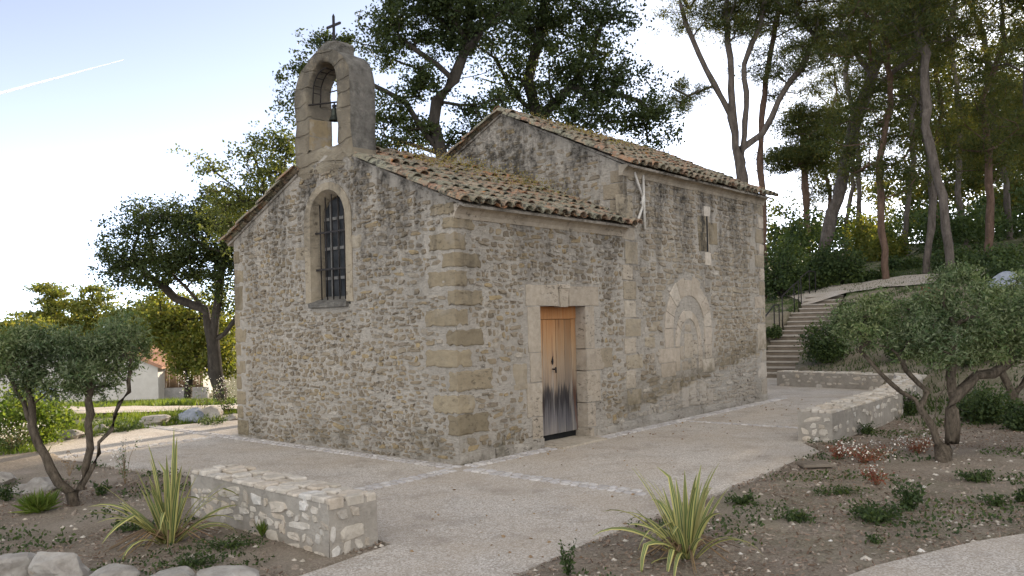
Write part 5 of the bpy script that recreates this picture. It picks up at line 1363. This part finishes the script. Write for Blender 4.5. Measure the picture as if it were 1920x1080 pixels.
# wood chips and leaf litter on the beds (stuff)
def litter(n):
    cs = []
    while len(cs) < n:
        x = rng.uniform(-5.5, 8.5); y = rng.uniform(4.6, 13)
        if inpoly(x, y, PAVE) or inpoly(x, y, PAVE2) or (Vector((x, y, 0))-P0).length < .1: continue
        if nz((x, y, 5), .9) < -.25: continue
        cs.append((x, y, H(x, y)+.012))
    cs = np.array(cs); n = len(cs); a = rng.normal(size=(n, 3)); a[:, 2] *= .3; a /= np.linalg.norm(a, axis=1)[:, None]; b = np.cross(a, np.array([0, 0, 1])+rng.normal(size=(n, 3))*.3); b /= np.linalg.norm(b, axis=1)[:, None]
    s_ = rng.uniform(.005, .020, n)[:, None]; v = np.stack([cs-a*s_-b*s_*.4, cs-a*s_+b*s_*.4, cs+a*s_+b*s_*.3, cs+a*s_-b*s_*.3], 1).reshape(-1, 3)
    m = NT('bark chip'); m = m.pbr(m.ramp(m.island(), [(0, (.09, .055, .035)), (.45, (.21, .14, .095)), (.85, (.30, .22, .16)), (1, (.42, .36, .30))]), .9)
    return tag(np_mesh('wood_chips', v, np.arange(4*n), 4, m), 'brown wood chips and litter strewn over the soil', 'wood chips', kind='stuff')
litter(22000)
def pebbles(n):
    mb = MB()
    for _ in range(n):
        while True:
            x = rng.uniform(-5.5, 8.5); y = rng.uniform(4.7, 13)
            if not inpoly(x, y, PAVE) and not inpoly(x, y, PAVE2): break
        s_ = random.uniform(.008, .03)*(1.5 if random.random() < .1 else 1); z = H(x, y)
        pts = [(x+s_*math.cos(k*1.047)*random.uniform(.7, 1.1), y+s_*math.sin(k*1.047)*random.uniform(.6, 1), z) for k in range(6)]+[(x+random.uniform(-.3, .3)*s_, y, z+s_*.6)]
        mb.add(pts, [(k, (k+1) % 6, 6) for k in range(6)])
    return tag(mb.build('pebbles', M['palestone']), 'pale pebbles and clods scattered over the soil', 'pebbles', kind='stuff')
pebbles(900)
def clods(n):
    mb = MB()
    for _ in range(n):
        while True:
            x = rng.uniform(-5.5, 8.5); y = rng.uniform(4.7, 12.5)
            if not inpoly(x, y, PAVE) and not inpoly(x, y, PAVE2) and nz((x, y, 2), 1.3) > -.1: break
        s_ = random.uniform(.008, .03)*(2 if random.random() < .04 else 1); z = H(x, y)
        pts = [(x+s_*math.cos(k*1.047)*random.uniform(.6, 1.2), y+s_*math.sin(k*1.047)*random.uniform(.6, 1.1), z-.01) for k in range(6)]
        top_ = [(x+(p[0]-x)*.7, y+(p[1]-y)*.7, z+s_*random.uniform(.25, .6)) for p in pts]; 
        mb.add(pts+top_+[(x+random.uniform(-.3, .3)*s_, y, z+s_*.7)], [(k, (k+1) % 6, 6+(k+1) % 6, 6+k) for k in range(6)]+[(6+k, 6+(k+1) % 6, 12) for k in range(6)])
    return tag(mb.build('soil_clods', M['soil']), 'brown lumps of earth over the planting beds', 'clods', kind='stuff')
clods(2600)
cs = []
while len(cs) < 9000:
    x = rng.uniform(-5.5, 9); y = rng.uniform(5, 13.5)
    if inpoly(x, y, PAVE) or inpoly(x, y, PAVE2) or nz((x, y, 11), 1.1) < .22-.10*(nz((x, y, 20), .35) > 0): continue
    cs.append((x, y, H(x, y)+abs(rng.normal())*.025))
o = leaves_mesh('ground_cover', np.array(cs), .034, .3, M['shrub'], up=.3); tag(o, 'thin green creeping weeds spread over the beds', 'ground cover', kind='stuff')
# dry leaves on the pavement
cs = []
for _ in range(140):
    s_ = random.uniform(.3, 9); t = -abs(random.gauss(.2, 1.0))-.25
    p = loc2w(s_, t); cs.append((p.x, p.y, .006))
for _ in range(60): p = gr(random.uniform(760, 1200), random.uniform(900, 1060)); cs.append((p.x, p.y, .006))
cs = np.array(cs); al = rng.normal(size=cs.shape); al[:, 2] *= .1
o = leaves_mesh('fallen_leaves', cs, .035, .3, M['dry'], along=al*3); tag(o, 'dry fallen leaves lying on the pavement', 'leaves', kind='stuff')
# plants on the roofs
def roofweeds(label, spots, n, h):
    cs = []
    al = []
    cw = math.cos(ANG); sw = math.sin(ANG)
    for _ in range(n):
        x0, x1, y0, y1, f = random.choice(spots); x = random.gauss((x0+x1)/2, (x1-x0)/3); y = random.gauss((y0+y1)/2, (y1-y0)/3.5)
        x = min(max(x, x0-.3), x1+.3)
        hh = random.random()**1.5*h; p = loc2w(x, y, f(y)+.10+hh); cs.append(tuple(p))
    o = leaves_mesh('roof_weeds', np.array(cs), .028, .3, M['weedroof'], up=1.2); return tag(o, label, 'weeds', kind='stuff')
roofweeds('russet and yellow stonecrop growing on the lower roof', [(1.3, 3.3, 1.1, 2.2, lambda y: top1(y)), (2.0, 3.6, .6, 1.5, lambda y: top1(y)), (1.0, 2.0, 1.4, 2.3, lambda y: top1(y))], 2600, .26)
roofweeds('dry yellow stonecrop along the nave roof', [(4.6, 8.0, 1.4, 2.4, lambda y: top2(y)), (4.2, 6, 1.0, 2.3, lambda y: top2(y))], 2600, .15)
# ------------------------------------------------------------------ white house with annexes
def hpt(px, py, D): return at(px, py, D)
D_ = 50.0
cx_ = at(296, 700, D_).x; zb0 = -2.9
hs = thing('house', 'low white rendered house with clay tile roof beyond the road', 'house', (cx_, D_, zb0))
ez = at(296, 688, D_).z-zb0; rz_ = at(258, 652, D_).z-zb0
mb = MB(); wg = 3.0; Ld = 9
prof = [(0, 0), (0, ez), (-1.5, (ez+rz_)/2), (-wg, rz_-.15), (-9, rz_-.15), (-13, rz_-.15), (-13, 0)]
vs = [(x, 0, z) for x, z in prof]+[(x, Ld, z) for x, z in prof]; n = len(prof)
mb.add(vs, [tuple(range(n)), tuple(range(n, 2*n))[::-1]]+[(i, (i+1) % n, n+(i+1) % n, n+i) for i in range(n)])
mb.build('wall', M['render'], hs)
mb = MB(); rp = [(.35, ez-.12), (-1.5, (ez+rz_)/2+.06), (-wg, rz_), (-wg-.2, rz_+.05), (-13.2, rz_)]
for i in range(len(rp)-1):
    a_, b_ = rp[i], rp[i+1]; mb.add([(a_[0], -.25, a_[1]), (b_[0], -.25, b_[1]), (b_[0], Ld+.2, b_[1]), (a_[0], Ld+.2, a_[1]), (a_[0], -.25, a_[1]+.12), (b_[0], -.25, b_[1]+.12), (b_[0], Ld+.2, b_[1]+.12), (a_[0], Ld+.2, a_[1]+.12)],
        [(0, 1, 2, 3), (7, 6, 5, 4), (0, 4, 5, 1), (1, 5, 6, 2), (2, 6, 7, 3), (3, 7, 4, 0)])
for k in range(30):
    y = -.1+k*.31
    for i in range(2): a_, b_ = rp[i], rp[i+1]; mb.tube([(a_[0], y, a_[1]+.12), (b_[0], y, b_[1]+.12)], .09, 5)
mb.build('roof', M['roofred'], hs)
D_ = 56
pv = thing('pavilion', 'grey hipped roof of a small pavilion behind the white house', 'pavilion', (at(318, 700, D_).x, D_, -3.2))
x0 = 0; zt = at(318, 648, D_).z+3.2; ze = at(318, 662, D_).z+3.2
mb = MB(); mb.add([(-1.4, -1.4, ze), (1.4, -1.4, ze), (1.4, 1.4, ze), (-1.4, 1.4, ze), (0, 0, zt)], [(0, 1, 4), (1, 2, 4), (2, 3, 4), (3, 0, 4), (3, 2, 1, 0)]); mb.build('roof', M['roofgrey'], pv)
mb = MB()
for sx_ in (-1.1, 1.1):
    for sy_ in (-1.1, 1.1): mb.tube([(sx_, sy_, 0), (sx_, sy_, ze)], .08, 6)
mb.build('posts', M['reed'], pv)
D_ = 51
fn = thing('reed_fence', 'brown reed screen on a low grey wall beside the white house', 'fence', (at(300, 730, D_).x, D_, -2.95))
zt = at(320, 694, D_).z+2.95; zl = at(320, 727, D_).z+2.95
mb = MB(); x = 0
while x < 2.7:
    if not 1.7 < x < 1.9: mb.tube([(x, random.uniform(-.02, .02), zl), (x+random.uniform(-.02, .02), 0, zt+random.uniform(-.08, .04))], .035, 5)
    x += .062
mb.build('reed_panel', M['reed'], fn)
mb = MB(); mb.box((-.1, -.15, -.3), (3.0, .15, zl)); mb.build('low_wall', M['roofgrey'], fn)
# ------------------------------------------------------------------ vapour trail
a_ = at(-260, 245, 2600); b_ = at(232, 112, 2600)
mb = MB(); k = 24; pts = [a_.lerp(b_, i/k) for i in range(k+1)]
mb.tube([tuple(p) for p in pts], [max(.8, 4.6*(1-(i/k)**3)) for i in range(k+1)], 8)
ct = mb.build('vapour_trail', M['cloud']); tag(ct, 'thin white vapour trail crossing the blue sky', 'vapour trail')
